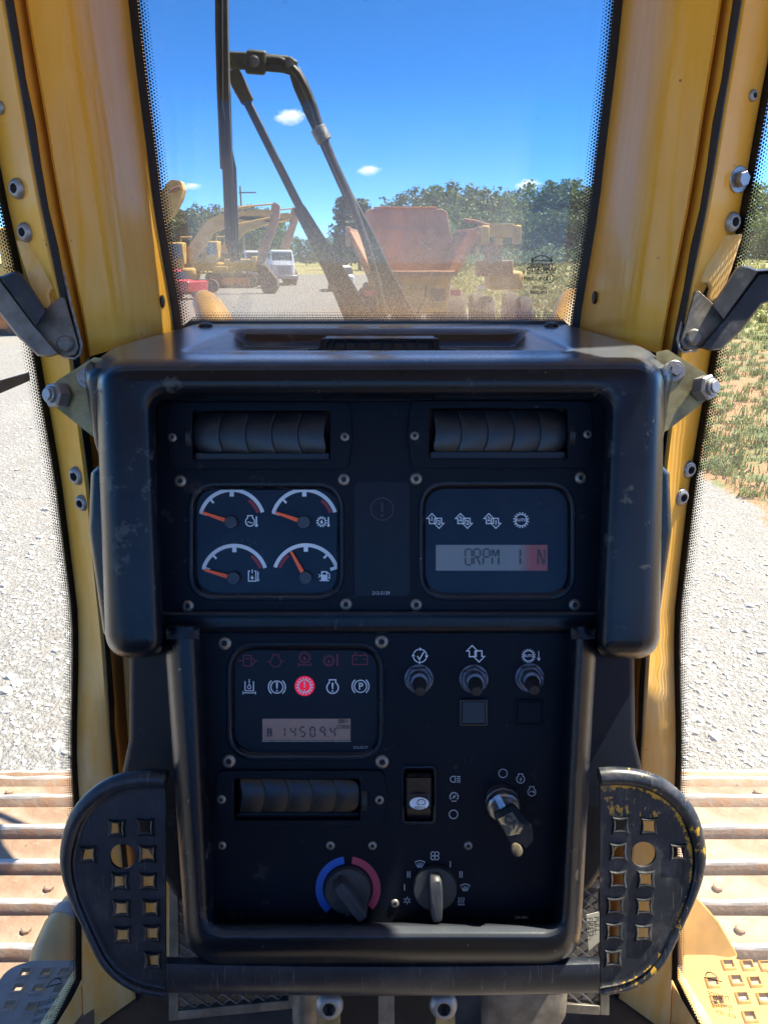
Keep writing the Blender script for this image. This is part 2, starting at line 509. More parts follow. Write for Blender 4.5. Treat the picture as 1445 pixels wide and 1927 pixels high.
def m_frit(name, solid, fade, pitch):
    """black ceramic print: UV.y = metres from the pane's edge; solid band, then dots that shrink"""
    t = NT(name)
    uv = t.n('ShaderNodeTexCoord').outputs['UV']
    sx = t.n('ShaderNodeSeparateXYZ'); t.l(uv, sx.inputs[0])
    u, v = sx.outputs[0], sx.outputs[1]
    ph = pitch * math.sqrt(3)
    def cell(off):
        a = t.math('PINGPONG', t.math('ADD', u, off * pitch * .5 + 5 * pitch), pitch * .5)
        b = t.math('PINGPONG', t.math('ADD', v, off * ph * .5 + 5 * ph), ph * .5)
        return t.math('SQRT', t.math('ADD', t.math('MULTIPLY', a, a), t.math('MULTIPLY', b, b)))
    d = t.math('MINIMUM', cell(0), cell(1))
    k = t.n('ShaderNodeMapRange'); t.l(v, k.inputs[0])
    k.inputs[1].default_value = solid; k.inputs[2].default_value = fade
    k.inputs[3].default_value = pitch * .50; k.inputs[4].default_value = pitch * .12
    dot = t.math('LESS_THAN', d, k.outputs[0])
    band = t.math('LESS_THAN', v, solid)
    end = t.math('LESS_THAN', v, fade)
    fac = t.math('MULTIPLY', t.math('MAXIMUM', dot, band), end)
    tr = t.n('ShaderNodeBsdfTransparent')
    b = t.n('ShaderNodeBsdfPrincipled', Roughness=.35); b.inputs['Base Color'].default_value = (.006, .006, .008, 1)
    m = t.n('ShaderNodeMixShader'); t.l(fac, m.inputs[0]); t.l(tr.outputs[0], m.inputs[1]); t.l(b.outputs[0], m.inputs[2])
    t.l(m.outputs[0], t.out.inputs[0])
    return t.m
M['frit'] = m_frit('printed black border', .0140, .0305, .0046)
M['fritdoor'] = m_frit('printed black door border', .0165, .0345, .0042)
M['ink'] = pm('black glass print', (.006, .006, .007), .5)
# ------------------------------------------------------------------ ground
def sstep(a, b, x):
    t = max(0, min(1, (x - a) / (b - a))); return t * t * (3 - 2 * t)
def gh(x, y):
    return sstep(45, 150, y) * sstep(4, 40, x) * 2.2
def m_ground():
    t = NT('gravel, red dirt and grass')
    co = t.co()
    sx = t.n('ShaderNodeSeparateXYZ'); t.l(co, sx.inputs[0])
    X, Y = sx.outputs[0], sx.outputs[1]
    v1 = t.n('ShaderNodeTexVoronoi', Scale=38.0); t.l(co, v1.inputs['Vector'])
    v2 = t.n('ShaderNodeTexVoronoi', Scale=90.0); t.l(co, v2.inputs['Vector'])
    sv = t.n('ShaderNodeSeparateColor'); t.l(v1.outputs['Color'], sv.inputs[0])
    big = t.noise(.35, 4, .6); mid = t.noise(2.2, 5, .65)
    g = t.ramp(sv.outputs[0], [(0, (.19, .178, .16)), (.45, (.31, .295, .27)), (.8, (.40, .385, .36)), (1, (.52, .505, .48))])
    g = t.mix(t.math('MULTIPLY', t.sm(mid, .5, .75), .5), g, (.36, .30, .23))
    g = t.mix(t.math('MULTIPLY', t.sm(big, .52, .7), .35), g, (.42, .37, .30))
    rut = t.noise(1.0, 4, .6, t.mapped((1.6, .12, 1)))
    g = t.mix(t.math('MULTIPLY', t.sm(rut, .52, .66), .55), g, (.42, .40, .36))
    g = t.mix(t.math('MULTIPLY', t.sm(t.noise(.9, 6, .75), .56, .66), .5), g, (.30, .26, .21))
    edge = t.math('MULTIPLY', t.sm(v1.outputs['Distance'], .012, .034), .6)
    g = t.mix(edge, g, (.14, .13, .12))
    # dirt verge to the right of the drive, with grass
    d = t.mix(mid, (.26, .105, .042), (.40, .20, .10))
    d = t.mix(t.math('MULTIPLY', t.sm(t.noise(9, 5, .7), .58, .72), .7), d, (.50, .44, .37))
    fine = t.noise(26, 4, .7)
    gr = t.mix(fine, (.05, .085, .018), (.17, .18, .055))
    far = t.sm(Y, 14, 40)
    gm = t.sm(t.math('ADD', t.noise(1.1, 5, .7), t.math('MULTIPLY', far, .12)), .455, .58)
    dry = t.mix(t.sm(t.noise(.12, 3, .6), .42, .60), (.36, .29, .125), (.17, .21, .055))
    fieldc = t.mix(t.math('MULTIPLY', fine, .5), dry, (.36, .29, .13))
    d = t.mix(gm, d, gr)
    d = t.mix(t.sm(Y, 20, 34), d, fieldc)
    lim = t.math('ADD', t.math('ADD', 3.55, t.math('MULTIPLY', t.noise(.8, 5, .65), .9)), t.math('MULTIPLY', t.math('MAXIMUM', t.math('SUBTRACT', Y, 60), 0), .015))
    m = t.sm(t.math('SUBTRACT', X, lim), -.08, .10)
    c = t.mix(m, g, d)
    # far side of the yard beyond the machines
    c = t.mix(t.sm(t.math('ADD', Y, t.math('MULTIPLY', big, 14)), 118, 128), c, fieldc)
    c = t.mix(t.sm(t.math('ADD', t.math('MULTIPLY', X, -1), t.math('MULTIPLY', big, 6)), 27, 31), c, fieldc)
    t.bsdf(Base__Color=c, Roughness=.9)
    hh = t.math('ADD', t.math('MULTIPLY', v1.outputs['Distance'], -1.2), t.math('MULTIPLY', v2.outputs['Distance'], -.6))
    t.bump(hh, .7, .03)
    return t.m
def axis(lims, steps):
    out = [lims[0]]
    for a, b, n in steps:
        out += [a + (b - a) * i / n for i in range(1, n + 1)]
    return out
xs = axis([-2500], [(-2500, -200, 4), (-200, -40, 8), (-40, 60, 50), (60, 200, 10), (200, 2500, 4)])
ys = axis([-300], [(-300, 0, 4), (0, 200, 60), (200, 600, 4), (600, 3500, 4)])
mb = MB()
mb.add([(x, y, gh(x, y)) for y in ys for x in xs],
       [(j * len(xs) + i, j * len(xs) + i + 1, (j + 1) * len(xs) + i + 1, (j + 1) * len(xs) + i) for j in range(len(ys) - 1) for i in range(len(xs) - 1)])
ground = mb.build('ground', m_ground(), recalc=False)
tag(ground, 'pale gravel yard running into red dirt and grass', 'ground', kind='structure')

# loose stones over the near gravel, both sides of the machine
M['stone'] = pm('limestone chips', (.38, .365, .34), .9, var=.4, scale=40)
mb = MB()
rs = random.Random(3)
OC = [(math.cos(k * 1.2566), math.sin(k * 1.2566), 0) for k in range(5)] + [(.8 * math.cos(k * 1.2566 + .5), .8 * math.sin(k * 1.2566 + .5), .7) for k in range(5)] + [(.15, .1, 1.0)]
OF = [(k, (k + 1) % 5, 5 + k) for k in range(5)] + [((k + 1) % 5, 5 + (k + 1) % 5, 5 + k) for k in range(5)] + [(5 + k, 5 + (k + 1) % 5, 10) for k in range(5)]
for i in range(26000):
    y = 2.2 + 12 * rs.random() ** 1.5
    x = rs.uniform(-1, 1) * (1.6 + y * .75)
    if x > 3.5 or abs(x) < .9 + .1 * y: continue
    s = rs.uniform(.006, .017) * (1 + .5 * rs.random()) * (1.9 if rs.random() < .05 else 1)
    a = rs.random() * 6.28
    mb.add([(x + s * (p[0] * math.cos(a) - p[1] * math.sin(a)) * rs.uniform(.7, 1.3), y + s * (p[0] * math.sin(a) + p[1] * math.cos(a)) * rs.uniform(.7, 1.2), p[2] * s * rs.uniform(.4, .9)) for p in OC], OF)
o = mb.build('loose_gravel', M['stone'], recalc=False, smooth=0)
tag(o, 'loose pale limestone chips scattered over the yard', 'gravel', kind='stuff')

# ------------------------------------------------------------------ weeds and grass on the verge and field
def m_leaf(name, lo, hi, tr=.25):
    t = NT(name)
    oi = t.n('ShaderNodeObjectInfo')
    n1 = t.noise(.9, 3, .6); n2 = t.noise(14, 2)
    c = t.mix(t.sm(t.math('ADD', t.math('MULTIPLY', n1, .7), t.math('MULTIPLY', n2, .3)), .35, .65), lo, hi)
    hs = t.n('ShaderNodeHueSaturation')
    t.l(t.math('ADD', .75, t.math('MULTIPLY', oi.outputs['Random'], .5)), hs.inputs['Value'])
    t.l(t.math('ADD', .485, t.math('MULTIPLY', oi.outputs['Random'], .03)), hs.inputs['Hue'])
    t.l(c, hs.inputs['Color'])
    c = hs.outputs[0]
    b = t.bsdf(Base__Color=c, Roughness=.6)
    tl = t.n('ShaderNodeBsdfTranslucent'); t.l(c, tl.inputs[0])
    m = t.n('ShaderNodeMixShader', Fac=tr); t.l(b.outputs[0], m.inputs[1]); t.l(tl.outputs[0], m.inputs[2])
    t.l(m.outputs[0], t.out.inputs[0])
    return t.m
M['weed'] = m_leaf('weed leaf', (.07, .125, .020), (.22, .26, .065))
M['drygrass'] = m_leaf('dry grass', (.21, .215, .07), (.38, .32, .135))
def blades(mb, x, y, z, n, h, sp, rs, wd=.012):
    for k in range(n):
        a = rs.random() * 6.28; L = h * rs.uniform(.5, 1.1); lean = rs.uniform(.15, .9) * sp
        bx, by = x + rs.gauss(0, .05), y + rs.gauss(0, .05)
        dx, dy = math.cos(a), math.sin(a)
        nx, ny = -dy * wd, dx * wd
        m = Vector((bx + dx * lean * L * .4, by + dy * lean * L * .4, z + L * .65)); e = Vector((bx + dx * lean * L, by + dy * lean * L, z + L * (1 - .35 * lean)))
        mb.add([(bx - nx, by - ny, z), (bx + nx, by + ny, z), (m.x + nx * .8, m.y + ny * .8, m.z), (m.x - nx * .8, m.y - ny * .8, m.z), tuple(e)], [(0, 1, 2, 3), (3, 2, 4)])
mb = MB(); rs = random.Random(11)
for i in range(6500):
    y = 5 + 26 * rs.random() ** 1.3; x = rs.uniform(4.1, 5 + y * .62)
    if noise.noise((x * .9, y * .9, 3)) + .5 * noise.noise((x * 2.3, y * 2.3, 7)) < -.22 - .012 * (y - 8) + rs.uniform(-.15, .15): continue
    blades(mb, x, y, 0, rs.randint(6, 15), rs.uniform(.05, .26) * (1.8 if rs.random() < .04 else 1), 1.1, rs, rs.uniform(.004, .012))
o = mb.build('weeds', M['weed'], recalc=False, smooth=0)
tag(o, 'green weeds growing through the red dirt verge', 'weeds', kind='stuff')
mb = MB()
for i in range(4200):
    y = 30 + 100 * rs.random() ** 1.2; x = rs.uniform(4.4, 6 + y * .45)
    blades(mb, x, y, gh(x, y), 4, rs.uniform(.3, .8), .8, rs, .035 + y * .0009)
o = mb.build('field_grass', M['drygrass'], recalc=False, smooth=0)
tag(o, 'dry yellowing grass covering the field below the trees', 'grass', kind='stuff')

# ------------------------------------------------------------------ trees
M['leafdark'] = m_leaf('tree leaf', (.060, .105, .026), (.15, .215, .055), .35)
M['leafpine'] = m_leaf('pine needle', (.035, .070, .024), (.085, .13, .042), .3)
M['bark'] = pm('bark', (.10, .075, .055), .9, var=.4, scale=4)
def tree_mesh(seed, h, rx, pine=False):
    rs = random.Random(seed)
    tr = MB()
    top = h * (.92 if pine else .7)
    tr.tube([(0, 0, -.3), (.1, 0, h * .25), (.0, .15, top)], [h * .018, h * .013, h * .004], 8)
    cl = []
    nb = 34 if pine else 20
    for k in range(nb):
        a = k * 2.4 + rs.random()
        if pine:
            z = h * (.12 + .84 * k / nb); L = rx * (1.12 - k / nb) * rs.uniform(.6, 1.1)
        else:
            z = h * rs.uniform(.12, .62); L = rx * rs.uniform(.5, .9)
        p0 = Vector((0, 0, z * .9)); p1 = Vector((math.cos(a) * L, math.sin(a) * L, z + (h * .02 if pine else h * rs.uniform(.04, .2))))
        tr.tube([p0, (p0 + p1) / 2 + Vector((0, 0, -.2)), p1], [h * .006, h * .004, h * .002], 5)
        cl.append((p1, rx * rs.uniform(.22, .36)))
        if pine: cl.append(((p0 + p1 * 2) / 3, rx * rs.uniform(.2, .34)))
    if not pine:
        for k in range(64):
            a = k * 2.39996; u = (k + .5) / 64; zz = -.95 + 1.9 * u; q = math.sqrt(max(0, 1 - zz * zz)) ** .75
            f = rs.uniform(.72, 1.0)
            cl.append((Vector((math.cos(a) * rx * q * f, math.sin(a) * rx * q * f, h * (.50 + .44 * zz * rs.uniform(.85, 1.05)))), rx * rs.uniform(.20, .34)))
    lf = MB()
    for c, r in cl:
        for k in range(46 if pine else 52):
            d = Vector((rs.gauss(0, 1), rs.gauss(0, 1), rs.gauss(0, .75))); d.normalize()
            p = c + d * r * rs.uniform(.45, 1.05)
            n = (d + Vector((rs.gauss(0, .6), rs.gauss(0, .6), rs.gauss(0, .6)))).normalized()
            u = n.orthogonal().normalized(); v = n.cross(u)
            s = h * rs.uniform(.014, .028)
            ang = rs.random() * 6.28; u, v = u * math.cos(ang) + v * math.sin(ang), v * math.cos(ang) - u * math.sin(ang)
            lf.add([p - u * s, p + v * s * .6, p + u * s, p - v * s * .6], [(0, 1, 2, 3)])
    return tr.mesh('trunk', M['bark'], recalc=False), lf.mesh('crown', M['leafpine'] if pine else M['leafdark'], recalc=False, smooth=0)
TV = [tree_mesh(1, 14, 4.6), tree_mesh(2, 14, 4.0), tree_mesh(5, 14, 5.2), tree_mesh(9, 14, 2.6, True), tree_mesh(13, 14, 3.2, True)]
def tree(px, top_py, Y, kind, label, group, wide=1.0, rot=0):
    p = pY(px, top_py, Y)
    g = gh(p.x, Y); s = (p.z - g) / 14.0
    Mx = Matrix.Translation((p.x, Y, g)) @ Matrix.Rotation(rot, 4, 'Z') @ Matrix.Diagonal((s * wide, s * wide, s, 1))
    o = bpy.data.objects.new('pine_tree' if kind > 2 else 'broadleaf_tree', None); col.objects.link(o)
    WM[o] = Mx; o.matrix_local = Mx
    tag(o, label, 'tree', group)
    for nm, me in zip(('trunk', 'crown'), TV[kind]):
        c = bpy.data.objects.new(nm, me); col.objects.link(c); c.parent = o
rs = random.Random(21)
las = {0: ('round-topped green tree in the wood behind the dump truck', 'wood behind the dump truck'), 1: ('round-topped green tree in the wood between the loader and the windshield post', 'wood between loader and post'), 2: ('round-topped green tree seen beyond the door latch and red dirt verge', 'wood beyond the verge')}
for i, (px, py, Y, wd) in enumerate([(748, 372, 150, 1.1), (790, 346, 146, 1.2), (832, 340, 152, 1.3), (880, 338, 148, 1.3), (918, 344, 155, 1.2), (950, 362, 150, 1.0), (985, 352, 142, 1.0), (1020, 336, 148, 1.15), (1058, 330, 140, 1.2), (1098, 333, 144, 1.2), (1140, 338, 138, 1.2), (1185, 345, 140, 1.2), (1240, 338, 136, 1.2), (1300, 342, 140, 1.3), (1350, 335, 136, 1.2), (1400, 330, 140, 1.3), (1450, 338, 132, 1.2), (1500, 332, 138, 1.3),
                                        (765, 395, 138, 1.0), (860, 378, 134, 1.2), (905, 390, 132, 1.2), (965, 392, 130, 1.2), (1005, 396, 128, 1.1), (1045, 388, 128, 1.2), (1090, 392, 126, 1.2), (1428, 395, 120, 1.3), (1475, 400, 118, 1.2)]):
    tree(px, py, Y, (i * 2) % 3, *las[0 if px < 940 else (1 if px < 1130 else 2)], wd, rs.random() * 6)
# brush at the foot of the wood
mb = MB(); ru = random.Random(31)
for k in range(9000):
    x = ru.uniform(2, 95); y = 119 + ru.random() * 9 + (4 if x < 8 else 0); g_ = gh(x, y)
    hh = (2.2 + 1.6 * noise.noise((x * .3, y * .2, 0))) * ru.random() ** .7
    p = Vector((x, y, g_ + hh)); n_ = Vector((ru.gauss(0, .6), -1 + ru.gauss(0, .5), ru.gauss(.5, .6))).normalized()
    u = n_.orthogonal().normalized(); v = n_.cross(u); s_ = ru.uniform(.14, .32)
    mb.add([p - u * s_, p + v * s_ * .7, p + u * s_, p - v * s_ * .7], [(0, 1, 2, 3)])
o = mb.build('undergrowth', M['leafdark'], recalc=False, smooth=0)
tag(o, 'dense green brush along the foot of the wood', 'brush', kind='stuff')
tree(822, 402, 92, 1, 'small bright young tree behind the rusty dump bed', None, 1.1, 1.0)
lb = 'hazy low tree beyond the far end of the gravel yard'
for i, (px, py) in enumerate([(545, 438), (575, 447), (602, 450), (628, 440), (715, 420), (735, 410), (660, 425)]):
    tree(px, py, 215, i % 3, lb, 'low trees beyond the end of the yard', 1.3, rs.random() * 6)
tree(648, 366, 150, 3, 'tall narrow pine standing beside a gap in the tree line', None, 1.5, .5)
tree(676, 372, 152, 4, 'bushier pine close beside the tall narrow pine', None, 1.7, 2.5)
lc = 'dense green tree behind the raised excavator boom'
for i, (px, py, wd) in enumerate([(330, 392, 1.3), (362, 386, 1.3), (395, 378, 1.2), (425, 384, 1.1), (455, 377, 1.2), (485, 384, 1.2), (512, 404, 1.0), (310, 384, 1.2), (375, 410, 1.2), (440, 420, 1.3), (500, 430, 1.2), (335, 430, 1.2)]):
    tree(px, py, 128 - 2 * (i % 3), i % 3, lc, 'trees behind the excavators', wd, rs.random() * 6)

# ------------------------------------------------------------------ clouds: small fair weather puffs, real volumes far off
def m_cloud():
    t = NT('cloud')
    tc = t.n('ShaderNodeTexCoord').outputs['Object']
    ln = t.n('ShaderNodeVectorMath', _operation='LENGTH'); t.l(tc, ln.inputs[0])
    n1 = t.noise(1.6, 5, .62, tc)
    v = t.math('SUBTRACT', t.math('ADD', t.math('MULTIPLY', n1, 1.9), -.28), ln.outputs['Value'])
    d = t.math('MULTIPLY', t.sm(v, -.10, .30), .045)
    pv = t.n('ShaderNodeVolumePrincipled'); pv.inputs['Color'].default_value = (1, 1, 1, 1); pv.inputs['Anisotropy'].default_value = .2
    t.l(d, pv.inputs['Density']); t.l(pv.outputs[0], t.out.inputs['Volume'])
    return t.m
M['cloud'] = m_cloud()
for i, (px, py, wpx, hpx, lab) in enumerate([(545, 219, 34, 16, 'largest white puff of cloud between the two wiper arms'), (693, 320, 26, 11, 'small flat white cloud beside the outer wiper arm'), (992, 348, 27, 15, 'bright white cloud just above the wood'), (360, 350, 22, 8, 'thin wisp of cloud over the excavator boom')]):
    mb = MB()
    bm = bmesh.new(); bmesh.ops.create_icosphere(bm, subdivisions=2, radius=1.0)
    me = bpy.data.meshes.new('cloud'); bm.to_mesh(me); bm.free(); me.materials.append(M['cloud'])
    Y = 1800.0; p = pY(px, py, Y); k = Y / F
    o = inst('cloud', me, Matrix.Translation(p) @ Matrix.Diagonal((wpx * k, wpx * k * .7, hpx * k, 1)))
    tag(o, lab, 'cloud')
# ------------------------------------------------------------------ cab of the machine we sit in
XC = -.012
def W(s, a, Y, z): return Vector((XC + s * a, Y, H + z))
ZS = [.62, .30, .10, -.12, -.30, -.50, -.80, -1.26]
FT = {'F0': [.361, .354, .347, .330, .330, .33, .33, .33], 'F1': [.358, .351, .344, .336, .336, .336, .336, .336],
      'F2': [.370, .364, .362, .354, .354, .354, .358, .362], 'F3': [.408, .403, .396, .381, .381, .385, .399, .411],
      'F4': [.417, .412, .405, .390, .391, .398, .415, .430], 'F5': [.468, .466, .462, .455, .453, .455, .475, .502]}
def ft(k, z):
    T = FT[k]
    for i in range(len(ZS) - 1):
        if ZS[i] >= z >= ZS[i + 1]:
            t = (ZS[i] - z) / (ZS[i] - ZS[i + 1]); t = t * t * (3 - 2 * t) * .5 + t * .5
            return T[i] + (T[i + 1] - T[i]) * t
    return T[0] if z > ZS[0] else T[-1]
def doorY(a): return (.899 - a) / .433
RZ = [.62 - i * (1.88 / 40) for i in range(41)]
cab = empty('operator_cab', W(0, 0, 1.0, -1.26), 'yellow painted steel cab frame with bolted front posts', 'cab')
SEALM = M['rubber']
for s in (-1, 1):
    loops = []
    for z in RZ:
        f0, f1, f2, f3 = (ft(k, z) for k in ('F0', 'F1', 'F2', 'F3'))
        sec = [(f0, 1.262), (f1, 1.085)]
        for k in range(1, 7):
            t = k / 7
            q = Vector((f1, 1.085)) * (1 - t) ** 2 + Vector((f1 + .001, 1.035)) * 2 * t * (1 - t) + Vector((f2, 1.022)) * t * t
            sec.append((q.x, q.y))
        sec += [(f2, 1.022), ((f2 * 2 + f3) / 3, 1.014), (f3 - .004, 1.004), (f3, 1.007), (f3, 1.075), (f3, 1.30), (f0, 1.30)]
        loops.append([W(s, a, y, z) for a, y in sec])
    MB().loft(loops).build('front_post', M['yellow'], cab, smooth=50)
    loops = []
    for z in RZ:
        f3, f4, f5 = (ft(k, z) for k in ('F3', 'F4', 'F5'))
        y5 = doorY(f5)
        loops.append([W(s, a, y, z) for a, y in [(f3 + .001, 1.06), (f4, 1.055), (f4, .982), (f4 + .002, .978), (f4 + .006, .976), (f5 - .003, y5 - .004), (f5, y5), (f5 + .002, y5 + .05), (f3 + .001, 1.12)]])
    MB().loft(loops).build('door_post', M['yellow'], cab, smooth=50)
    loops = []
    for i, z in enumerate(RZ):
        f3, f4 = ft('F3', z), ft('F4', z)
        e = .0012 * math.sin(i * 2.3)
        loops.append([W(s, a, y, z) for a, y in [(f4 - .0030 + e, .981), (f4 - .0005, .9735), (f4 + .0012, .9748), (f4 - .0004, .990), (f4 - .0024 + e, .990)]])
    MB().loft(loops).build('rubber_seal', SEALM, cab)
# header, sill, firewall, floor, roof and rear of the cab
MB().slab([W(1, a, 1.245, z) for a, z in ((-.36, .56), (.36, .56), (.36, .66), (-.36, .66))], (0, .06, 0)).build('windscreen_header', M['yellow'], cab, bevel=.004)
MB().slab([W(1, a, 1.245, z) for a, z in ((-.34, -.13), (.34, -.13), (.34, -.19), (-.34, -.19))], (0, .06, 0)).build('windscreen_sill', M['yellow'], cab, bevel=.004)
MB().slab([W(1, a, 1.262, z) for a, z in ((-.34, -.19), (.34, -.19), (.34, -1.30), (-.34, -1.30))], (0, .03, 0)).build('front_bulkhead', M['plastic'], cab)
fl = [(-.50, 1.30), (.50, 1.30), (1.02, -.30), (1.02, -1.15), (-1.02, -1.15), (-1.02, -.30)]
MB().slab([W(1, a, y, -1.30) for a, y in fl], (0, 0, .035)).build('cab_floor', M['floor'], cab)
MB().slab([W(1, a, y, .64) for a, y in [(-.50, 1.33), (.50, 1.33), (1.04, -.30), (1.04, -1.15), (-1.04, -1.15), (-1.04, -.30)]], (0, 0, .07)).build('cab_roof', M['liner'], cab, bevel=.01)
for s in (-1, 1):
    MB().box(W(s, .985, -.34, -.32), (.03, .05, .97)).build('rear_door_post', M['yellow'], cab, bevel=.008)
    MB().box(W(s, .985, -1.12, -.32), (.03, .05, .97)).build('rear_post', M['yellow'], cab, bevel=.008)
    MB().box(W(s, .985, -.73, -.80), (.02, .33, .48)).build('side_panel', M['liner'], cab, bevel=.005)
    # sill piece under the chamfered corner of the door glass
    p = [W(s, a, doorY(a) - .001, z) for a, z in ((ft('F5', -1.16) - .004, -1.155), (ft('F5', -1.26) + .09, -1.255), (ft('F5', -1.26) - .004, -1.262))]
    MB().slab(p, (s * .02, .045, 0)).build('door_sill', M['yellow'], cab, bevel=.003)
    MB().bar(W(s, .60, doorY(.60) - .02, -1.28), W(s, .97, doorY(.97) - .02, -1.28), .05, .05).build('door_sill_rail', M['yellow'], cab, bevel=.004)
MB().box(W(0, 0, -1.12, -.80), (.94, .03, .48)).build('rear_panel', M['liner'], cab, bevel=.005)

def socket_bolt(n=24):
    b = MB(); b.lathe([(1.0, 0), (1.0, .10), (.93, .30), (.76, .50), (.55, .60), (.50, .60), (.46, .58), (.44, .22)], n); return b.mesh('bolt', M['boltgrey'])
def socket_hole():
    b = MB(); b.lathe([(.47, .20), (.47, .585), (.10, .23)], 6); return b.mesh('socket', M['dark'])
def hex_bolt():
    b = MB(); b.lathe([(1.0, 0), (1.0, .12), (.95, .16)], 24)
    b.lathe([(.62, .15), (.62, .62), (.55, .70)], 6); return b.mesh('bolt', M['steel'])
def nut_mesh():
    b = MB(); b.lathe([(1.0, 0), (1.0, .85), (.86, 1.0), (.72, 1.0)], 6)
    b.lathe([(.64, .9), (.64, 1.22), (.56, 1.30)], 16); b.lathe([(.46, 1.2), (.46, 1.42), (.42, 1.46)], 16); return b.mesh('nut', M['boltgrey'])
SB, SH, HB, NM = socket_bolt(), socket_hole(), hex_bolt(), nut_mesh()
def place(me, p, nrm, r, parent, name='bolt', spin=0.0):
    q = Vector(nrm).to_track_quat('Z', 'Y').to_matrix().to_4x4()
    return inst(name, me, Matrix.Translation(p) @ q @ Matrix.Rotation(spin, 4, 'Z') @ Matrix.Scale(r, 4), parent)
def flange_pt(px, py, s, lift=.0005):
    # where the sight line meets the bolted face of the door post
    d = ray(px, py); lo, hi = .8, 1.4
    for _ in range(40):
        t = (lo + hi) / 2; p = CAM + d * t
        z = p.z - H; a = s * (p.x - XC)
        f4, f5 = ft('F4', z) + .006, ft('F5', z) - .003
        yf = .976 + (doorY(ft('F5', z)) - .004 - .976) * (a - f4) / (f5 - f4)
        if p.y < yf: lo = t
        else: hi = t
    return CAM + d * lo
FN = {-1: Vector((-.40, -.90, .03)).normalized(), 1: Vector((.40, -.90, .03)).normalized()}
for s, px, py, r in ((-1, 35, 355, 19), (-1, 50, 437, 18), (-1, 2, 203, 12), (-1, 147, 895, 18), (-1, 157, 946, 16), (1, 1375, 418, 19), (1, 1415, 180, 11), (1, 1293, 883, 17), (1, 1279, 935, 17)):
    p = flange_pt(px, py, s); rr = r * (p - CAM).dot(FW) / F
    b = place(SB, p, FN[s], rr, cab); place(SH, p, FN[s], rr * 1.002, b, 'socket', .4)
p = flange_pt(1388, 338, 1); b = place(HB, p, FN[1], 23 * .9 / F * 1.05, cab, spin=.3); b['label'] = 'bright hexagon bolt with washer'
M['rubbercap'] = M['rubber']
for s, px, py in ((-1, 305, 567), (1, 1119, 560)):
    d = ray(px, py); X = XC + s * .3345; p = CAM + d * (X / d.x)
    b = MB(); b.lathe([(.0095, 0), (.0095, .002), (.006, .0035), (.002, .004)], 16)
    inst('hole_plug', b.mesh('hole_plug', M['rubber']), Matrix.Translation(p) @ Vector((-s, 0, 0)).to_track_quat('Z', 'Y').to_matrix().to_4x4(), cab)

# ------------------------------------------------------------------ windscreen
ws = empty('windshield', W(0, 0, 1.255, -.12), 'dusty windshield with black dotted border and reversed maker stamp', 'windshield')
MB().slab([W(1, a, 1.2500, z) for a, z in ((-.358, -.128), (.358, -.128), (.372, .60), (-.372, .60))], (0, .006, 0)).build('glass_pane', M['windshield'], ws, smooth=0)
zl = [-.1215 + (.58 + .1215) * i / 30 for i in range(31)]
outer = [(-ft('F0', z) - .001, z) for z in reversed(zl)] + [(ft('F0', z) + .001, z) for z in zl]
outer = [(x, z) for x, z in outer]
inn = []
wd = .05
inn = [(x + wd if x < 0 else x - wd, max(z, -.1215 + wd - .010)) for x, z in outer]
mb = MB(); uv = []
n = len(outer) // 2
def strip(mb, A, B, us, vA, vB, Y):
    o = len(mb.v)
    for a, b_, u in zip(A, B, us):
        mb.v += [W(1, a[0], Y, a[1]), W(1, b_[0], Y, b_[1])]; uv.append((u, vA)); uv.append((u, vB))
    for i in range(len(A) - 1): mb.f.append((o + 2 * i, o + 2 * i + 1, o + 2 * i + 3, o + 2 * i + 2))
zz = [-.1215] + [-.0795 + (.58 + .0795) * i / 30 for i in range(31)]
for s in (-1, 1):
    A = [(s * (ft('F0', z) + .001), z) for z in zz]; B = [(s * (ft('F0', z) + .001 - wd), max(z, -.0815)) for z in zz]
    strip(mb, A, B, [z + 1 for z in zz], 0, wd, 1.2485)
xa, xb = ft('F0', -.1215) + .001, ft('F0', -.0815) + .001 - wd
nx = 40
strip(mb, [(-xa + 2 * xa * i / nx, -.1215) for i in range(nx + 1)], [(-xb + 2 * xb * i / nx, -.0815) for i in range(nx + 1)], [1 + 2 * xa * i / nx for i in range(nx + 1)], -.008, .034, 1.2480)
mb.uv = uv
mb.build('dotted_border', M['frit'], ws, recalc=False, smooth=0)
# maker stamp, read from inside it is reversed
mb = MB()
Yg = 1.2475
def stampM(px, py):
    return Matrix.Translation(pY(px, py, Yg)) @ Matrix(((-1, 0, 0, 0), (0, 0, -1, 0), (0, 1, 0, 0), (0, 0, 0, 1)))
kp = 1.20 / F
for txt, px, py, sz, bold in (('TYNESIDE', 1019, 500, 7.6, .00012), ('LAMINATED', 1018, 506.8, 7.6, .00012), ('AS1 M102 DOT 64', 1017, 513, 5, 0), ('II', 1046, 524, 6.5, 0), ('E11', 1035, 524, 8.0, 0), ('43 R - 00091', 1005, 525, 7.4, 0), ('e11', 1022, 541, 5.5, 0), ('0091', 1008, 541, 5.5, 0), ('170-2069', 1013, 551, 6.3, .00008), ('8', 1025, 533, 4, 0)):
    text_mb(mb, txt, sz * kp * 1.32, stampM(px, py), bold=bold + .00012)
def st(pts, wpx, closed=False):
    o = len(mb.v); mb.ribbon(pts, wpx, 0, closed)
    for i in range(o, len(mb.v)): mb.v[i] = pY(mb.v[i].x, mb.v[i].y, Yg - .0004)
st(arc(1019, 493, 17, 200, 340, 14, 12), 1.6); st([(998, 491), (1041, 490.5)], 1.5); st([(1001.5, 485), (1001.5, 494.5)], 2.6); st([(1037.5, 484.5), (1037.5, 494)], 2.6)
st(circle(1035, 524, 7.6), .9, True); st([(1016, 536.5), (1028, 536.5), (1028, 544.5), (1016, 544.5)], .6, True)
mb.build('maker_stamp', M['ink'], ws, recalc=False, smooth=0)

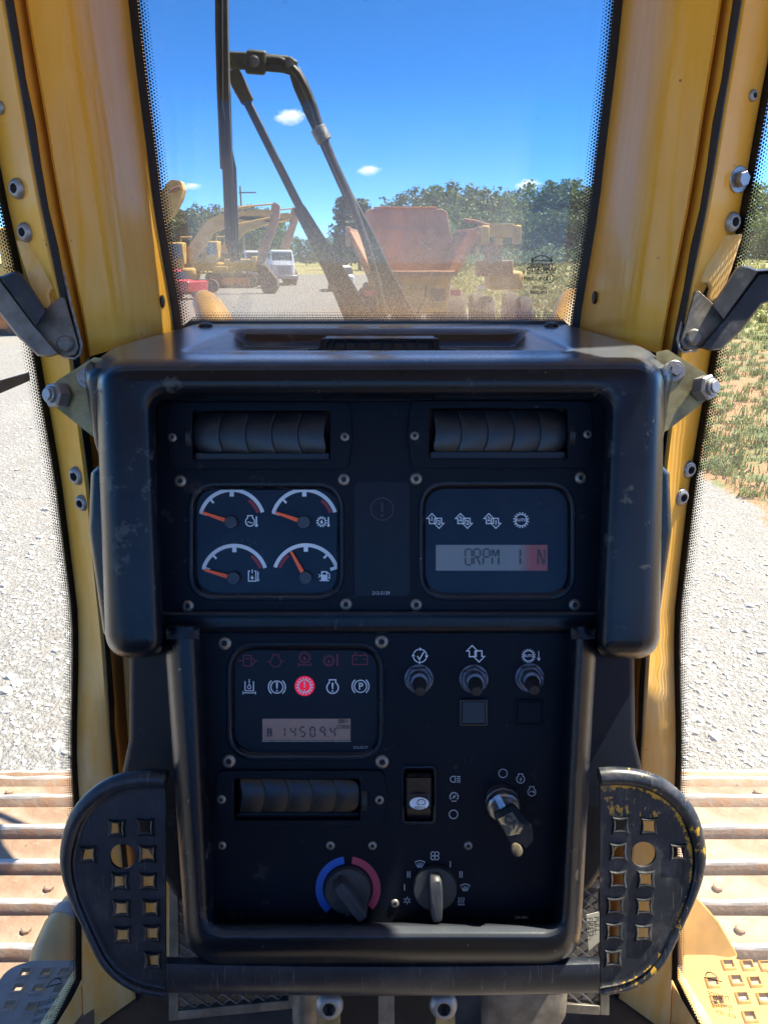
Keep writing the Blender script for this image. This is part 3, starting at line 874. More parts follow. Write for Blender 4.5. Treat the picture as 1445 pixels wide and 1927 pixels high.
# ------------------------------------------------------------------ door windows
def door_window(s, label):
    root = empty('door_window', W(s, .65, doorY(.65), -1.26), label, 'window')
    zt = [.60 - i * (1.75 / 40) for i in range(41)]          # down to -1.15
    edge = [(ft('F5', z) - .002, z) for z in zt] + [(ft('F5', -1.15) + .055, -1.245)]
    back = 1.0
    # pane
    pts = [W(s, a, doorY(a) + .004, z) for a, z in edge] + [W(s, back, doorY(back) + .004, -1.245), W(s, back, doorY(back) + .004, .60)]
    MB().slab(pts, Vector((s * .918, .397, 0)) * .005).build('glass_pane', M['doorglass'], root, smooth=0)
    # printed border along the front edge, in the plane of the pane
    g = 1 / .397                                             # metres of pane per metre of a
    mb = MB(); uvv = []; L = 0
    E = [(a * g, z) for a, z in edge] + [((edge[-1][0] + .35) * g, -1.245)]
    loc = [Vector(e) for e in E]
    for i, e in enumerate(loc):
        d0 = (loc[i] - loc[i - 1]).normalized() if i else (loc[1] - loc[0]).normalized()
        d1 = (loc[i + 1] - loc[i]).normalized() if i < len(loc) - 1 else d0
        nn = (Vector((-d0.y, d0.x)) + Vector((-d1.y, d1.x))).normalized()
        if nn.x < 0 and abs(nn.x) > .3: nn = -nn
        if i: L += (loc[i] - loc[i - 1]).length
        for v in (0, .064):
            q = e + nn * v / max(.6, nn.dot(Vector((-d1.y, d1.x))) if nn.dot(Vector((-d1.y, d1.x))) > 0 else 1)
            a = q.x * .397
            mb.v.append(W(s, a, doorY(a) + .0005, q.y)); uvv.append((L, v))
    for i in range(len(loc) - 1): mb.f.append((2 * i, 2 * i + 1, 2 * i + 3, 2 * i + 2))
    mb.uv = uvv
    mb.build('dotted_border', M['fritdoor'], root, recalc=False, smooth=0)
    return root
dwl = door_window(-1, 'door glass on the gravel side, over the shade-grey step')
dwr = door_window(1, 'door glass on the red dirt side, over the yellow step')
def door_stamp(root, s, px, py, rot, txts):
    mb = MB()
    a = .60
    for k in range(1):
        d = ray(px, py)
        # meet the pane
        t = .899 / (.433 * d.y + s * d.x); p = CAM + d * t
        p.x += XC
    e = Vector((s * .397, -.918, 0)); u = Vector((0, 0, 1)); nrm = e.cross(u)
    B = Matrix((e * (1 if s > 0 else -1) * -1, u, nrm)).transposed().to_4x4()
    p = p - Vector((s * .918, .397, 0)) * .006
    Mx = Matrix.Translation(p) @ B @ Matrix.Rotation(rot, 4, 'Z')
    y = 0
    for tx, sz in txts:
        text_mb(mb, tx, sz, Mx @ Matrix.Translation((0, y, 0))); y -= sz * 1.15
    o = len(mb.v); mb.ribbon(arc(0, .022, .016, 20, 160, 10, .012), .0016, 0, False); mb.ribbon([(-.02, .024), (.02, .024)], .0016, 0)
    for i in range(o, len(mb.v)): mb.v[i] = Mx @ mb.v[i]
    mb.build('maker_stamp', M['ink'], root, recalc=False, smooth=0)
door_stamp(dwl, -1, 100, 1883, R(40), (('TYNESIDE', .011), ('TEMPERED', .010), ('43 R - 00091', .009)))
door_stamp(dwr, 1, 1372, 1873, R(-40), (('TYNESIDE', .011), ('TEMPERED', .010), ('43 R - 00091', .009)))

# ------------------------------------------------------------------ door latches on the posts
def latch(s, mir, label, lift):
    flapm = M['latchgrey'] if s < 0 else M['latch']
    def X(x): return x if s < 0 else mir - x
    def P(pts, D): return [pD(X(x), y + lift, D) for x, y in pts]
    root = empty('door_latch', pD(X(110), 670 + lift, .97), label, 'latch')
    DB = .955
    MB().slab(P([(92, 455), (104, 458), (116, 500), (130, 560), (152, 650), (150, 668), (141, 673), (112, 668), (86, 600)], DB), -FW * .004).build('slot', M['dark'], root)
    MB().tube(P([(108, 458), (121, 520), (134, 575), (154, 650), (151, 667), (142, 674), (118, 671)], DB - .005), .0018, 8).build('slot_rim', M['boltgrey'], root)
    MB().slab(P([(36, 456), (95, 460), (100, 490), (115, 540), (112, 548), (100, 548), (97, 556), (103, 577), (96, 584), (78, 575), (60, 530)], DB - .008), -FW * .009).build('striker', M['yellow'], root, bevel=.002)
    MB().slab(P([(66, 610), (90, 585), (118, 560), (124, 563), (140, 620), (150, 655), (146, 668), (124, 672), (108, 668)], DB - .018), -FW * .005).build('mounting_plate', M['latchgrey'], root, bevel=.001)
    b = MB(); b.lathe([(.0100, 0), (.0100, .006), (.008, .008), (.002, .008)], 20)
    place(b.mesh('pivot_pin', M['latchgrey']), pD(X(126), 648 + lift, DB - .024), -FW, 1.0, root, 'pivot_pin')
    # the handle: a folded channel, its black grip on top and dusty flap below
    A = [(-75, 505), (-40, 516), (5, 519), (20, 513), (34, 511), (45, 517), (90, 587), (68, 616), (2, 526), (-75, 520)]
    lo = P(A, DB - .034); hi = P(inset(A, 3), DB - .045)
    MB().loft([P(A, DB - .022), lo, hi]).build('grip', M['latch'], root, smooth=50)
    Bp = [(-75, 518), (2, 526), (68, 614), (113, 667), (95, 672), (72, 670), (34, 634), (-4, 585), (-75, 560)]
    MB().loft([P(Bp, DB - .020), P(Bp, DB - .030), P(inset(Bp, 3), DB - .036)]).build('flap', flapm, root, smooth=50)
    return root
latch(-1, 0, 'dusty black door latch on the shaded post by the gravel', 0)
latch(1, 1428, 'black door latch on the sunlit post by the dirt', -12)

# ------------------------------------------------------------------ windscreen wiper, outside the glass
def pxstrip(mb, pts, wds, Y, th):
    P = [Vector(p) for p in pts]; loops = []
    for i, p in enumerate(P):
        d0 = (P[i] - P[i - 1]).normalized() if i else (P[1] - P[0]).normalized()
        d1 = (P[i + 1] - P[i]).normalized() if i < len(P) - 1 else d0
        t = (d0 + d1).normalized(); n_ = Vector((-t.y, t.x)) * wds[i] / 2
        a, b = p + n_, p - n_
        loops.append([pY(a.x, a.y, Y), pY(b.x, b.y, Y), pY(b.x, b.y, Y) + Vector((0, th, 0)), pY(a.x, a.y, Y) + Vector((0, th, 0))])
    return mb.loft(loops)
wp = empty('windshield_wiper', pY(730, 625, 1.31), 'dusty twin-arm windshield wiper with its blade parked upright', 'wiper')
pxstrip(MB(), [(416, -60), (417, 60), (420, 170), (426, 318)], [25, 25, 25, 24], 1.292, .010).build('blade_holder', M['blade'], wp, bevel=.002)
pxstrip(MB(), [(414, -60), (415, 200), (431, 318), (436, 455), (443, 492)], [9, 9, 26, 25, 19], 1.282, .008).build('blade_rubber', M['rubber'], wp, bevel=.002)
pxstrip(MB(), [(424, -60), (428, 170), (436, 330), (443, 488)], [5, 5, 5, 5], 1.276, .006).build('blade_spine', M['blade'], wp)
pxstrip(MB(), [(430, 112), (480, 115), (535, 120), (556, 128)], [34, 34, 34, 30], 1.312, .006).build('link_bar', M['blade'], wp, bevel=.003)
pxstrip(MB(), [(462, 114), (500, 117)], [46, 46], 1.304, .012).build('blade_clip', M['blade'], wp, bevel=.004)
b = MB(); b.lathe([(.008, 0), (.008, .003), (.005, .005), (.001, .005)], 16)
for px, py in ((479, 116), (545, 118)): place(b.mesh('rivet', M['steel']), pY(px, py, 1.303 if px < 500 else 1.311), (0, -1, 0), 1, wp, 'rivet')
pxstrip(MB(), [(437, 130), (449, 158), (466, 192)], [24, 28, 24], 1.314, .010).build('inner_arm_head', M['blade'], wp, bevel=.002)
pxstrip(MB(), [(460, 182), (515, 293), (566, 394)], [16, 15, 16], 1.317, .008).build('inner_arm_rod', M['hose'], wp, bevel=.002)
pxstrip(MB(), [(560, 388), (600, 458), (640, 532), (685, 622)], [22, 30, 40, 54], 1.311, .022).build('inner_arm', M['hose'], wp, bevel=.003)
sp = MB()
for k in range(11):
    x, y = 624 + k * 3.6, 538 + k * 5.0
    sp.tube([pY(x - 3, y + 1, 1.308), pY(x + 3, y - 1, 1.308)], .0013, 6)
sp.build('arm_spring', M['steel'], wp)
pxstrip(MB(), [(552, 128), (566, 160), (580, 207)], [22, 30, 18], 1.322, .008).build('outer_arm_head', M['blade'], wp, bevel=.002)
pxstrip(MB(), [(576, 200), (604, 258), (658, 375)], [18, 17, 20], 1.326, .010).build('outer_arm_rod', M['hose'], wp, bevel=.002)
pxstrip(MB(), [(652, 362), (690, 440), (720, 512), (775, 622)], [20, 27, 34, 42], 1.319, .020).build('outer_arm', M['hose'], wp, bevel=.003)
def px_tube(pts, Y, r, n=10): return MB().tube([pY(x, y, Y) for x, y in pts], r, n)
px_tube([(500, 112), (525, 113), (545, 122), (562, 140), (578, 170), (592, 205), (606, 252), (630, 310), (660, 375), (690, 460), (712, 540), (728, 622)], 1.313, .0062).build('washer_hose', M['hose'], wp)
px_tube([(598, 240), (611, 266)], 1.312, .0125).build('hose_clip', M['boltgrey'], wp, bevel=.001)
# ------------------------------------------------------------------ dashboard console
D = .80
K = D / F
CM0 = Matrix((RT, UPV, -FW)).transposed().to_4x4(); CM0.translation = CAM + FW * D
CMR = CM0.copy(); CMR.translation = pD(715, 1812, D)
def Lw(x, y, n=0.0): return pD(x, y, D - n)
def Q(pts): return [((x - 722.5) * K, (963.5 - y) * K) for x, y in pts]
con = empty('dashboard_console', None, 'black moulded dashboard console with gauges, vents, displays, switches and knobs', 'dashboard', M=CMR)
def pad(outline, prof, cap0=False, cap1=True):
    """outline in photo pixels; prof: (inset px, n) from back to front"""
    return MB().loft([[Lw(x, y, n_) for x, y in inset(outline, i)] for i, n_ in prof], True, cap0, cap1)
hood = roundpoly([(200, 1238, 52), (180, 676, 62), (1250, 672, 62), (1240, 1240, 52), (1118, 1240, 40), (1140, 752, 26), (292, 752, 26), (312, 1238, 40)], 9)
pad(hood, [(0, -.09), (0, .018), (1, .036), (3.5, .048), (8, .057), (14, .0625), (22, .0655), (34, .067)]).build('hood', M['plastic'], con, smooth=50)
low = roundpoly([(308, 1175, 4), (352, 1814, 74), (1090, 1814, 74), (1124, 1175, 4), (1070, 1175, 4), (1042, 1736, 20), (406, 1736, 20), (380, 1175, 4)], 9)
pad(low, [(0, -.15), (0, .006), (2, .018), (6, .029), (12, .037), (20, .042), (28, .044)]).build('lower_surround', M['plastic'], con, smooth=50)
ledge = roundpoly([(300, 1150, 6), (300, 1192, 8), (1130, 1192, 8), (1130, 1150, 6)], 5)
pad(ledge, [(0, -.02), (0, .004), (3, .009), (9, .012), (14, .0125)]).build('ledge', M['plastic'], con, smooth=50)
# shell behind the hood, deck on top of it, column behind the lower panel
Zd = -.104
def shell(a0, a1, a2, z, f=.80):
    p = [(-a0, f, .02), (-a1, .90, .05), (-a2, 1.238, .01), (a2, 1.238, .01), (a1, .90, .05), (a0, f, .02)]
    return [W(1, x + .006, y, z) for x, y in roundpoly(p, 6)]
MB().loft([shell(.270, .300, .30, -.47, .90), shell(.296, .335, .325, -.36, .86), shell(.312, .352, .33, -.20), shell(.312, .356, .332, -.128), shell(.308, .352, .329, -.119), shell(.302, .346, .326, -.114)], True, True, False).build('shell', M['plastic'], con, smooth=50)
nx, ny = 90, 46
vv = []
for j in range(ny + 1):
    y = .742 + (1.240 - .742) * j / ny
    aw = .285 + (.348 - .285) * sstep(.742, .92, y) - .020 * sstep(.95, 1.24, y)
    for i in range(nx + 1):
        u = -1 + 2 * i / nx; x = aw * u
        inx = sstep(.225, .195, abs(x)) * sstep(.868, .886, y) * sstep(1.150, 1.130, y)
        z = Zd - .024 * inx - .016 * sstep(.90, 1.0, abs(u)) - .010 * sstep(.80, .742, y)
        z += .0025 * sstep(.84, .868, y) * sstep(.90, .87, y) * (abs(x) < .21)
        vv.append(W(1, x + .006, y, z))
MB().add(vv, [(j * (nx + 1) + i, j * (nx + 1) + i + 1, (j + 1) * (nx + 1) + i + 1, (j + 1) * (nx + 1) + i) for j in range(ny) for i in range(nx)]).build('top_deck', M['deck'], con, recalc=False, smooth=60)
colm = roundpoly([(245, 1195, 5), (244, 1390, 60), (226, 1478, 10), (232, 1520, 30), (332, 1688, 20), (420, 1720, 10), (1020, 1720, 10), (1112, 1668, 20), (1210, 1520, 30), (1214, 1478, 10), (1194, 1390, 60), (1192, 1195, 5)], 6)
pad(colm, [(0, -.30), (0, -.085), (4, -.076), (10, -.072)]).build('column', M['panel'], con, smooth=50)
for s in (-1, 1):
    fx = (lambda x: x) if s < 0 else (lambda x: 1431 - x)
    o = roundpoly([(fx(172), 890, 8), (fx(168), 1000, 20), (fx(196), 1196, 10), (fx(240), 1196, 5), (fx(240), 880, 5), (fx(186), 876, 10)], 4)
    pad(o, [(0, -.07), (0, -.012), (3, -.004), (8, 0)]).build('side_cheek', M['plastic'], con, smooth=50)
# zinc mounting brackets
for s, fx, dy in ((-1, lambda x: x, 0), (1, lambda x: 1434 - x, -14)):
    br = roundpoly([(fx(92), 735 + dy, 12), (fx(108), 716 + dy, 8), (fx(178), 672 + dy, 2), (fx(200), 676 + dy, 2), (fx(200), 835 + dy, 2), (fx(176), 822 + dy, 5), (fx(104), 765 + dy, 14)], 5)
    bk = MB().loft([[Lw(x, y, -.062) for x, y in br], [Lw(x, y, -.056) for x, y in br]]).build('mounting_bracket', M['zinc'], con, bevel=.0012)
    nrm = (-FW + RT * s * .55 - UPV * .05).normalized()
    place(NM, Lw(fx(118), 745 + dy, -.056), nrm, .0150, bk, 'nut', .2)
    place(HB, Lw(fx(166), 712 + dy, -.056), -FW, .012, bk, 'bolt', .5)

def cutpanel(outline, holes, mat, name, z0=-.004, z1=0.0):
    return MB().prism(Q(outline), z0, z1, CM0, [Q(h) for h in holes]).build(name, mat, con)
gc_o = rrect(361, 915, 641, 1123, 46, 8); di_o = rrect(794, 913, 1076, 1123, 48, 8)
v1o = rrect(362, 772, 624, 868, 5, 3); v2o = rrect(805, 768, 1068, 866, 5, 3)
cutpanel(rrect(296, 756, 1138, 1152, 12), [gc_o, di_o, v1o, v2o], M['panel'], 'upper_panel')
mo_o = rrect(434, 1217, 716, 1424, 48, 8); v3o = rrect(440, 1461, 680, 1543, 5, 3); rk_o = rrect(757, 1444, 819, 1548, 10, 4)
cutpanel(rrect(380, 1176, 1072, 1738, 10), [mo_o, v3o, rk_o], M['panel'], 'lower_panel')

# screws
def screw_mesh():
    b = MB(); b.lathe([(1, 0), (1, .10), (.94, .22), (.74, .36), (.48, .42), (.44, .40), (.36, .14)], 18); return b.mesh('screw', M['screw'])
def slot_mesh():
    b = MB(); b.box((0, 0, .40), (.40, .075, .05)); b.box((0, 0, .405), (.075, .40, .05)); b.lathe([(.38, .12), (.38, .30)], 12); return b.mesh('drive', M['dark'])
SM_, SL_ = screw_mesh(), slot_mesh()
rs = random.Random(5)
def screw(x, y, r, parent, n_=0.0):
    p = Lw(x, y, n_)
    b = place(SM_, p, -FW, r * K, parent, 'screw', rs.random() * 3)
    place(SL_, p, -FW, r * K, b, 'drive', rs.random() * 3)
for x, y in ((340, 905), (647, 902), (783, 901), (1092, 899), (354, 1140), (651, 1137), (783, 1138), (1081, 1138)): screw(x, y, 11.5, con)
for x, y in ((423, 1210), (718, 1207), (431, 1432), (719, 1433)): screw(x, y, 13, con)
for x, y in ((418, 1591), (622, 1591), (701, 1591), (881, 1591), (743, 1700), (655, 1716)): screw(x, y, 8.2, con)

# ------------------------------------------------------------------ drawing of printed marks
class Ink:
    def __init__(s, z=.0007, M_=None): s.mb = MB(); s.z = z; s.M = M_ or CM0
    def ln(s, pts, wd=2.4, closed=False):
        s.z += .00002; s.mb.ribbon(Q(pts), wd * K, s.z, closed, s.M); return s
    def fill(s, pts, holes=()):
        s.z += .00002; s.mb.flat(Q(pts), s.z, [Q(h) for h in holes], s.M); return s
    def ring(s, x, y, r, wd=2.4): return s.ln(circle(x, y, r, 28), wd, True)
    def text(s, t, x, y, size, sx=1.0, bold=0.0):
        s.z += .00002; (u, v), = Q([(x, y)])
        text_mb(s.mb, t, size * K * 1.35, s.M @ Matrix.Translation((u, v, s.z)), sx, bold=bold * K); return s
    def done(s, name, mat, parent): return s.mb.build(name, mat, parent, recalc=False, smooth=0)
def gear(x, y, r, teeth=14, th=3.2):
    out = []
    for k in range(teeth):
        a = 360 * k / teeth; h = 360 / teeth
        for da, rr in ((0, r), (.22 * h, r), (.30 * h, r + th), (.70 * h, r + th), (.78 * h, r)):
            out.append((x + rr * math.cos(R(a + da)), y + rr * math.sin(R(a + da))))
    return out
def up_arrow(x, y, s): return [(x, y - s), (x + s, y), (x + .5 * s, y), (x + .5 * s, y + s), (x - .5 * s, y + s), (x - .5 * s, y), (x - s, y)]
def dn_arrow(x, y, s): return [(x, y + s), (x + s, y), (x + .5 * s, y), (x + .5 * s, y - s), (x - .5 * s, y - s), (x - .5 * s, y), (x - s, y)]
def drop(x, y, s): return [(x, y - 1.5 * s), (x + .5 * s, y - .5 * s)] + arc(x, y, .8 * s, -20, 200, 10) + [(x - .5 * s, y - .5 * s)]
def engine(x, y, r): return [(x - .55 * r, y - 1.35 * r), (x + .55 * r, y - 1.35 * r), (x + .55 * r, y - .85 * r)] + arc(x, y, r, -50, 230, 18) + [(x - .55 * r, y - .85 * r)]

def well(outline, depth, mat, name):
    b = MB().loft([[Lw(x, y, n_) for x, y in inset(outline, i)] for i, n_ in ((-7, .0004), (-5, .0018), (-1, .0018), (2, .0005), (7, -depth), (9, -depth - .001))], True, False, False)
    return b.build(name, mat, con, smooth=40)
# ------------------------------------------------------------------ gauge cluster
gd = .010
gc = well(gc_o, gd, M['plastic'], 'gauge_cluster')
MB().prism(Q(inset(gc_o, 5)), -gd - .003, -gd, CM0).build('dial_face', M['face'], gc)
def gauge(cx, cy, red_left, ang):
    R0 = 62
    i1 = Ink(-gd + .0006)
    i1.fill(arc(cx, cy, 65, 198, 342, 30) + arc(cx, cy, 58, 342, 198, 30))
    i1.fill([(cx - 4, cy - 60), (cx + 4, cy - 60), (cx + 4, cy - 49), (cx - 4, cy - 49)])
    ta = 313 if red_left else 227
    c_, s_ = math.cos(R(ta)), math.sin(R(ta))
    i1.ln([(cx + 60 * c_, cy + 60 * s_), (cx + 50 * c_, cy + 50 * s_)], 4)
    ea = 342 if red_left else 198
    c_, s_ = math.cos(R(ea)), math.sin(R(ea))
    i1.ln([(cx + 64 * c_, cy + 64 * s_), (cx + 49 * c_, cy + 49 * s_)], 6)
    i1.done('scale', M['print'], gc)
    i2 = Ink(-gd + .0006)
    a0, a1 = ((200, 232) if red_left else (308, 340))
    i2.fill(arc(cx, cy, 56, a0, a1, 12) + arc(cx, cy, 50, a1, a0, 12)); i2.done('red_zone', M['redzone'], gc)
    c_, s_ = math.cos(R(ang)), math.sin(R(ang))
    nd = MB()
    p = [(cx + 10 * c_ - 4 * s_, cy + 10 * s_ + 4 * c_), (cx + 57 * c_ - 2.2 * s_, cy + 57 * s_ + 2.2 * c_), (cx + 57 * c_ + 2.2 * s_, cy + 57 * s_ - 2.2 * c_), (cx + 10 * c_ + 4 * s_, cy + 10 * s_ - 4 * c_)]
    nd.prism(Q(p), -gd + .0035, -gd + .005, CM0); nd.build('needle', M['needle'], gc)
    h = MB(); (u, v), = Q([(cx, cy)])
    h.lathe([(.0072, -gd), (.0072, -gd + .0055), (.0066, -gd + .0068), (.001, -gd + .0070)], 24, CM0 @ Matrix.Translation((u, v, 0))); h.build('needle_hub', M['hub'], gc)
gauge(433, 983, False, 199); gauge(571, 983, False, 199); gauge(438, 1089, False, 196); gauge(574, 1088, True, 241)
i = Ink(-gd + .0006)
i.ln(engine(468, 982, 8.5), 2, True).ln([(463, 984), (466, 982), (470, 985), (473, 983)], 1.4).ln([(480, 972), (480, 986)], 2.6).fill(circle(480, 989, 3, 10))
i.done('coolant_symbol', M['print'], gc)
i = Ink(-gd + .0006)
i.fill(gear(604, 982, 7.5, 12, 3), [circle(604, 982, 6.2, 20)]).fill(drop(604, 983, 3.4)).ln([(617, 973), (617, 988)], 2.4).fill(circle(617, 989, 2.6, 10))
i.done('transmission_symbol', M['print'], gc)
i = Ink(-gd + .0006)
i.ln([(468, 1076), (465, 1076), (465, 1095), (479, 1095), (479, 1076), (476, 1076)], 2.2).ln([(472, 1073), (472, 1080)], 2).fill(drop(472, 1089, 3.5)).ln([(483, 1077), (483, 1092)], 2.4).fill(circle(483, 1093, 2.6, 10))
i.done('hydraulic_symbol', M['print'], gc)
i = Ink(-gd + .0006)
i.fill(rrect(603, 1076, 615, 1094, 2, 2), [rrect(605.5, 1078.5, 612.5, 1083, .5, 1)]).ln([(600, 1094), (618, 1094)], 2).ln([(615, 1078), (619, 1082), (619, 1090), (616, 1088)], 1.8).ln([(598, 1082), (602, 1085), (598, 1088)], 1.6)
i.done('fuel_symbol', M['print'], gc)

# ------------------------------------------------------------------ dim message panel
mp = MB().prism(Q(rrect(667, 907, 771, 1122, 12)), .0003, .0012, CM0).build('message_panel', M['msgface'], con)
i = Ink(.0016); i.ring(719, 958, 21, 2.4).ln([(719, 946), (719, 963)], 4).fill(circle(719, 970, 2.4, 10)); i.done('warning_symbol', M['redghost'], mp)
i = Ink(.0016); i.text('213-5139', 717, 1116, 6.5); i.done('part_number', M['printdim'], mp)

# ------------------------------------------------------------------ transmission display
dd = .009
dm = well(di_o, dd, M['plastic'], 'transmission_display')
MB().prism(Q(inset(di_o, 5)), -dd - .003, -dd, CM0).build('display_face', M['face'], dm)
for cx, t1, t2 in ((820, '1', '2'), (874, '2', '2'), (928, '2', '1')):
    i = Ink(-dd + .0006)
    i.ln(up_arrow(cx - 6.5, 976, 9.5), 1.9, True).ln(dn_arrow(cx + 7, 985, 9.5), 1.9, True)
    i.text(t1, cx - 6.5, 977, 9, bold=.3).text(t2, cx + 7, 984, 9, bold=.3); i.done('shift_symbol', M['print'], dm)
i = Ink(-dd + .0006); i.fill(gear(983, 979, 11.5, 16, 3.6), [circle(983, 979, 10, 24)]).text('AUTO', 983, 979, 5.6, 1.0, .2); i.done('auto_symbol', M['print'], dm)
x0, x1 = (975 - 715) * K, (1005 - 715) * K
lcd1 = MB().prism(Q(rrect(821, 1026, 1033, 1075, 1, 1)), -dd, -dd + .0008, CM0).build('screen', m_lcd('grey lcd turning red', (.185, .185, .165), (.30, .060, .035), x0, x1), dm)
SEG = {'0': 'abcdef', '1': 'v', '2': 'abged', '3': 'abgcd', '4': 'fgbc', '5': 'afgcd', '9': 'abfgc', 'R': 'abefgr', 'P': 'abefg', 'M': 'efbcx', 'N': 'efbcn', 'I': 'bc', '1b': 'bc'}
def seg(ink, ch, x, y, w_, h_, wd):
    x1_, y1_ = x + w_, y + h_; xm, ym = x + w_ / 2, y + h_ / 2; g = wd * .5
    S = {'a': [(x + g, y), (x1_ - g, y)], 'b': [(x1_, y + g), (x1_, ym - g)], 'c': [(x1_, ym + g), (x1_, y1_ - g)], 'd': [(x + g, y1_), (x1_ - g, y1_)], 'e': [(x, ym + g), (x, y1_ - g)], 'f': [(x, y + g), (x, ym - g)], 'g': [(x + g, ym), (x1_ - g, ym)],
         'r': [(xm, ym), (x1_, y1_)], 'x': [(x + g, y + 1), (xm, ym - 2), (x1_ - g, y + 1)], 'n': [(x + g, y + 1), (x1_ - g, y1_ - 1)], 'v': [(xm, y + g), (xm, y1_ - g)]}
    for q in SEG[ch]: ink.ln(S[q], wd)
i = Ink(-dd + .0011)
for ch, x in (('0', 877), ('R', 893), ('P', 911), ('M', 928), ('I', 969), ('N', 1015)): seg(i, ch, x, 1034, 12, 30, 2.9)
i.done('readout', M['lcdink'], lcd1)

# ------------------------------------------------------------------ service monitor with lamps
md = .008
mm = well(mo_o, md, M['plastic'], 'service_monitor')
MB().prism(Q(inset(mo_o, 5)), -md - .003, -md, CM0).build('monitor_face', M['msgface'], mm)
Z0 = -md + .0006
i = Ink(Z0); i.ln(rrect(456, 1236, 471, 1256, 1, 1), 1.5, True).ln([(459, 1242), (468, 1242)], 1.5).ln([(446, 1246), (456, 1246)], 1.5).ln([(471, 1239), (479, 1247), (471, 1255)], 1.5).ln([(479, 1246), (483, 1246)], 1.5); i.done('unlit_symbol', M['reddim'], mm)
i = Ink(Z0); i.ln(engine(517, 1248, 10), 1.6, True).ln([(500, 1248), (507, 1248)], 1.5).ln([(527, 1248), (535, 1246)], 1.5); i.done('unlit_symbol', M['reddim'], mm)
i = Ink(Z0); i.fill(gear(572, 1240, 9, 14, 3), [circle(572, 1240, 8, 20)]).ln([(560, 1254), (584, 1254)], 1.6).ln([(560, 1250), (560, 1257)], 1.6).ln([(584, 1250), (584, 1257)], 1.6).fill(drop(572, 1242, 3.5)); i.done('unlit_symbol', M['reddim'], mm)
i = Ink(Z0); i.fill(gear(618, 1246, 8.5, 14, 3), [circle(618, 1246, 7.5, 20)]).ln([(634, 1233), (634, 1256)], 2.6).fill(drop(618, 1248, 3)); i.done('unlit_symbol', M['reddim'], mm)
i = Ink(Z0); i.ln([(663, 1236), (691, 1236), (691, 1253), (663, 1253)], 1.7, True).ln([(667, 1236), (667, 1232), (672, 1232)], 1.5).ln([(683, 1232), (688, 1232), (688, 1236)], 1.5).ln([(667, 1243), (672, 1243)], 1.3).ln([(683, 1243), (688, 1243)], 1.3); i.done('unlit_symbol', M['reddim'], mm)
i = Ink(Z0); i.ln([(459, 1285), (459, 1303), (475, 1303), (475, 1285)], 2, False).ln([(467, 1281), (467, 1288)], 1.8).ln(drop(467, 1296, 4), 1.5, True).ln([(455, 1307), (479, 1307)], 1.8).ln([(455, 1303.8), (455, 1310)], 1.6).ln([(479, 1303.8), (479, 1310)], 1.6); i.done('hydraulic_symbol', M['print'], mm)
def brk(ink, x, y): ink.ring(x, y, 11.5, 2).ln(arc(x, y, 16, 130, 230, 12), 2.2).ln(arc(x, y, 16, -50, 50, 12), 2.2)
i = Ink(Z0); brk(i, 519.5, 1296); i.fill([(517.6, 1287), (521.4, 1287), (520.6, 1299), (518.4, 1299)]).fill(circle(519.5, 1303, 1.7, 8)); i.done('brake_symbol', M['print'], mm)
lamp = Ink(Z0 - .0002); lamp.fill(circle(572, 1294, 19, 36)); lamp = lamp.done('warning_lamp', M['lamp'], mm); lamp['label'] = 'lit red gear warning lamp'
i = Ink(Z0 + .0004); i.fill(gear(572, 1294, 12.5, 16, 4), [circle(572, 1294, 10.5, 24)]).fill([(570.6, 1286), (573.4, 1286), (572.8, 1297), (571.2, 1297)]).fill(circle(572, 1302, 1.5, 8)); i.done('gear_symbol', M['print'], lamp)
i = Ink(Z0); i.ln(engine(625, 1297, 11), 2.2, True).fill([(623.1, 1288), (626.9, 1288), (626, 1300), (624, 1300)]).fill(circle(625, 1303.5, 1.7, 8)); i.done('engine_symbol', M['print'], mm)
i = Ink(Z0); brk(i, 678, 1294.5); i.text('P', 678.5, 1295, 13.5, 1.0, .35); i.done('parking_symbol', M['print'], mm)
lcd2 = MB().prism(Q(rrect(492, 1356, 659, 1397, 1, 1)), -md, -md + .0008, CM0).build('screen', m_lcd('brown grey lcd', (.27, .175, .125)), mm)
i = Ink(-md + .0011)
for ch, x in (('1b', 526), ('4', 546), ('5', 564), ('0', 583), ('9', 602), ('4', 621)): seg(i, ch, x, 1372, 8.5, 17.5, 2.3)
i.fill(circle(617, 1390, 1.2, 8)).text('SERV', 645, 1361, 7.2, .95, .2).text('CODE', 645, 1371.5, 7.2, .95, .2)
i.fill([(501, 1374), (510, 1374), (510, 1389), (501, 1389)], [[(503, 1376), (508, 1376), (506, 1381.5), (508, 1387), (503, 1387), (505, 1381.5)]])
i.done('readout', M['lcdink'], lcd2)
MB().ribbon(Q([(491, 1398.5), (660, 1398.5)]), 2 * K, -md + .0012, False, CM0).build('screen_edge', M['screw'], mm, recalc=False)
i = Ink(Z0); i.text('213-5137', 678, 1411, 5.5); i.done('part_number', M['printdim'], mm)

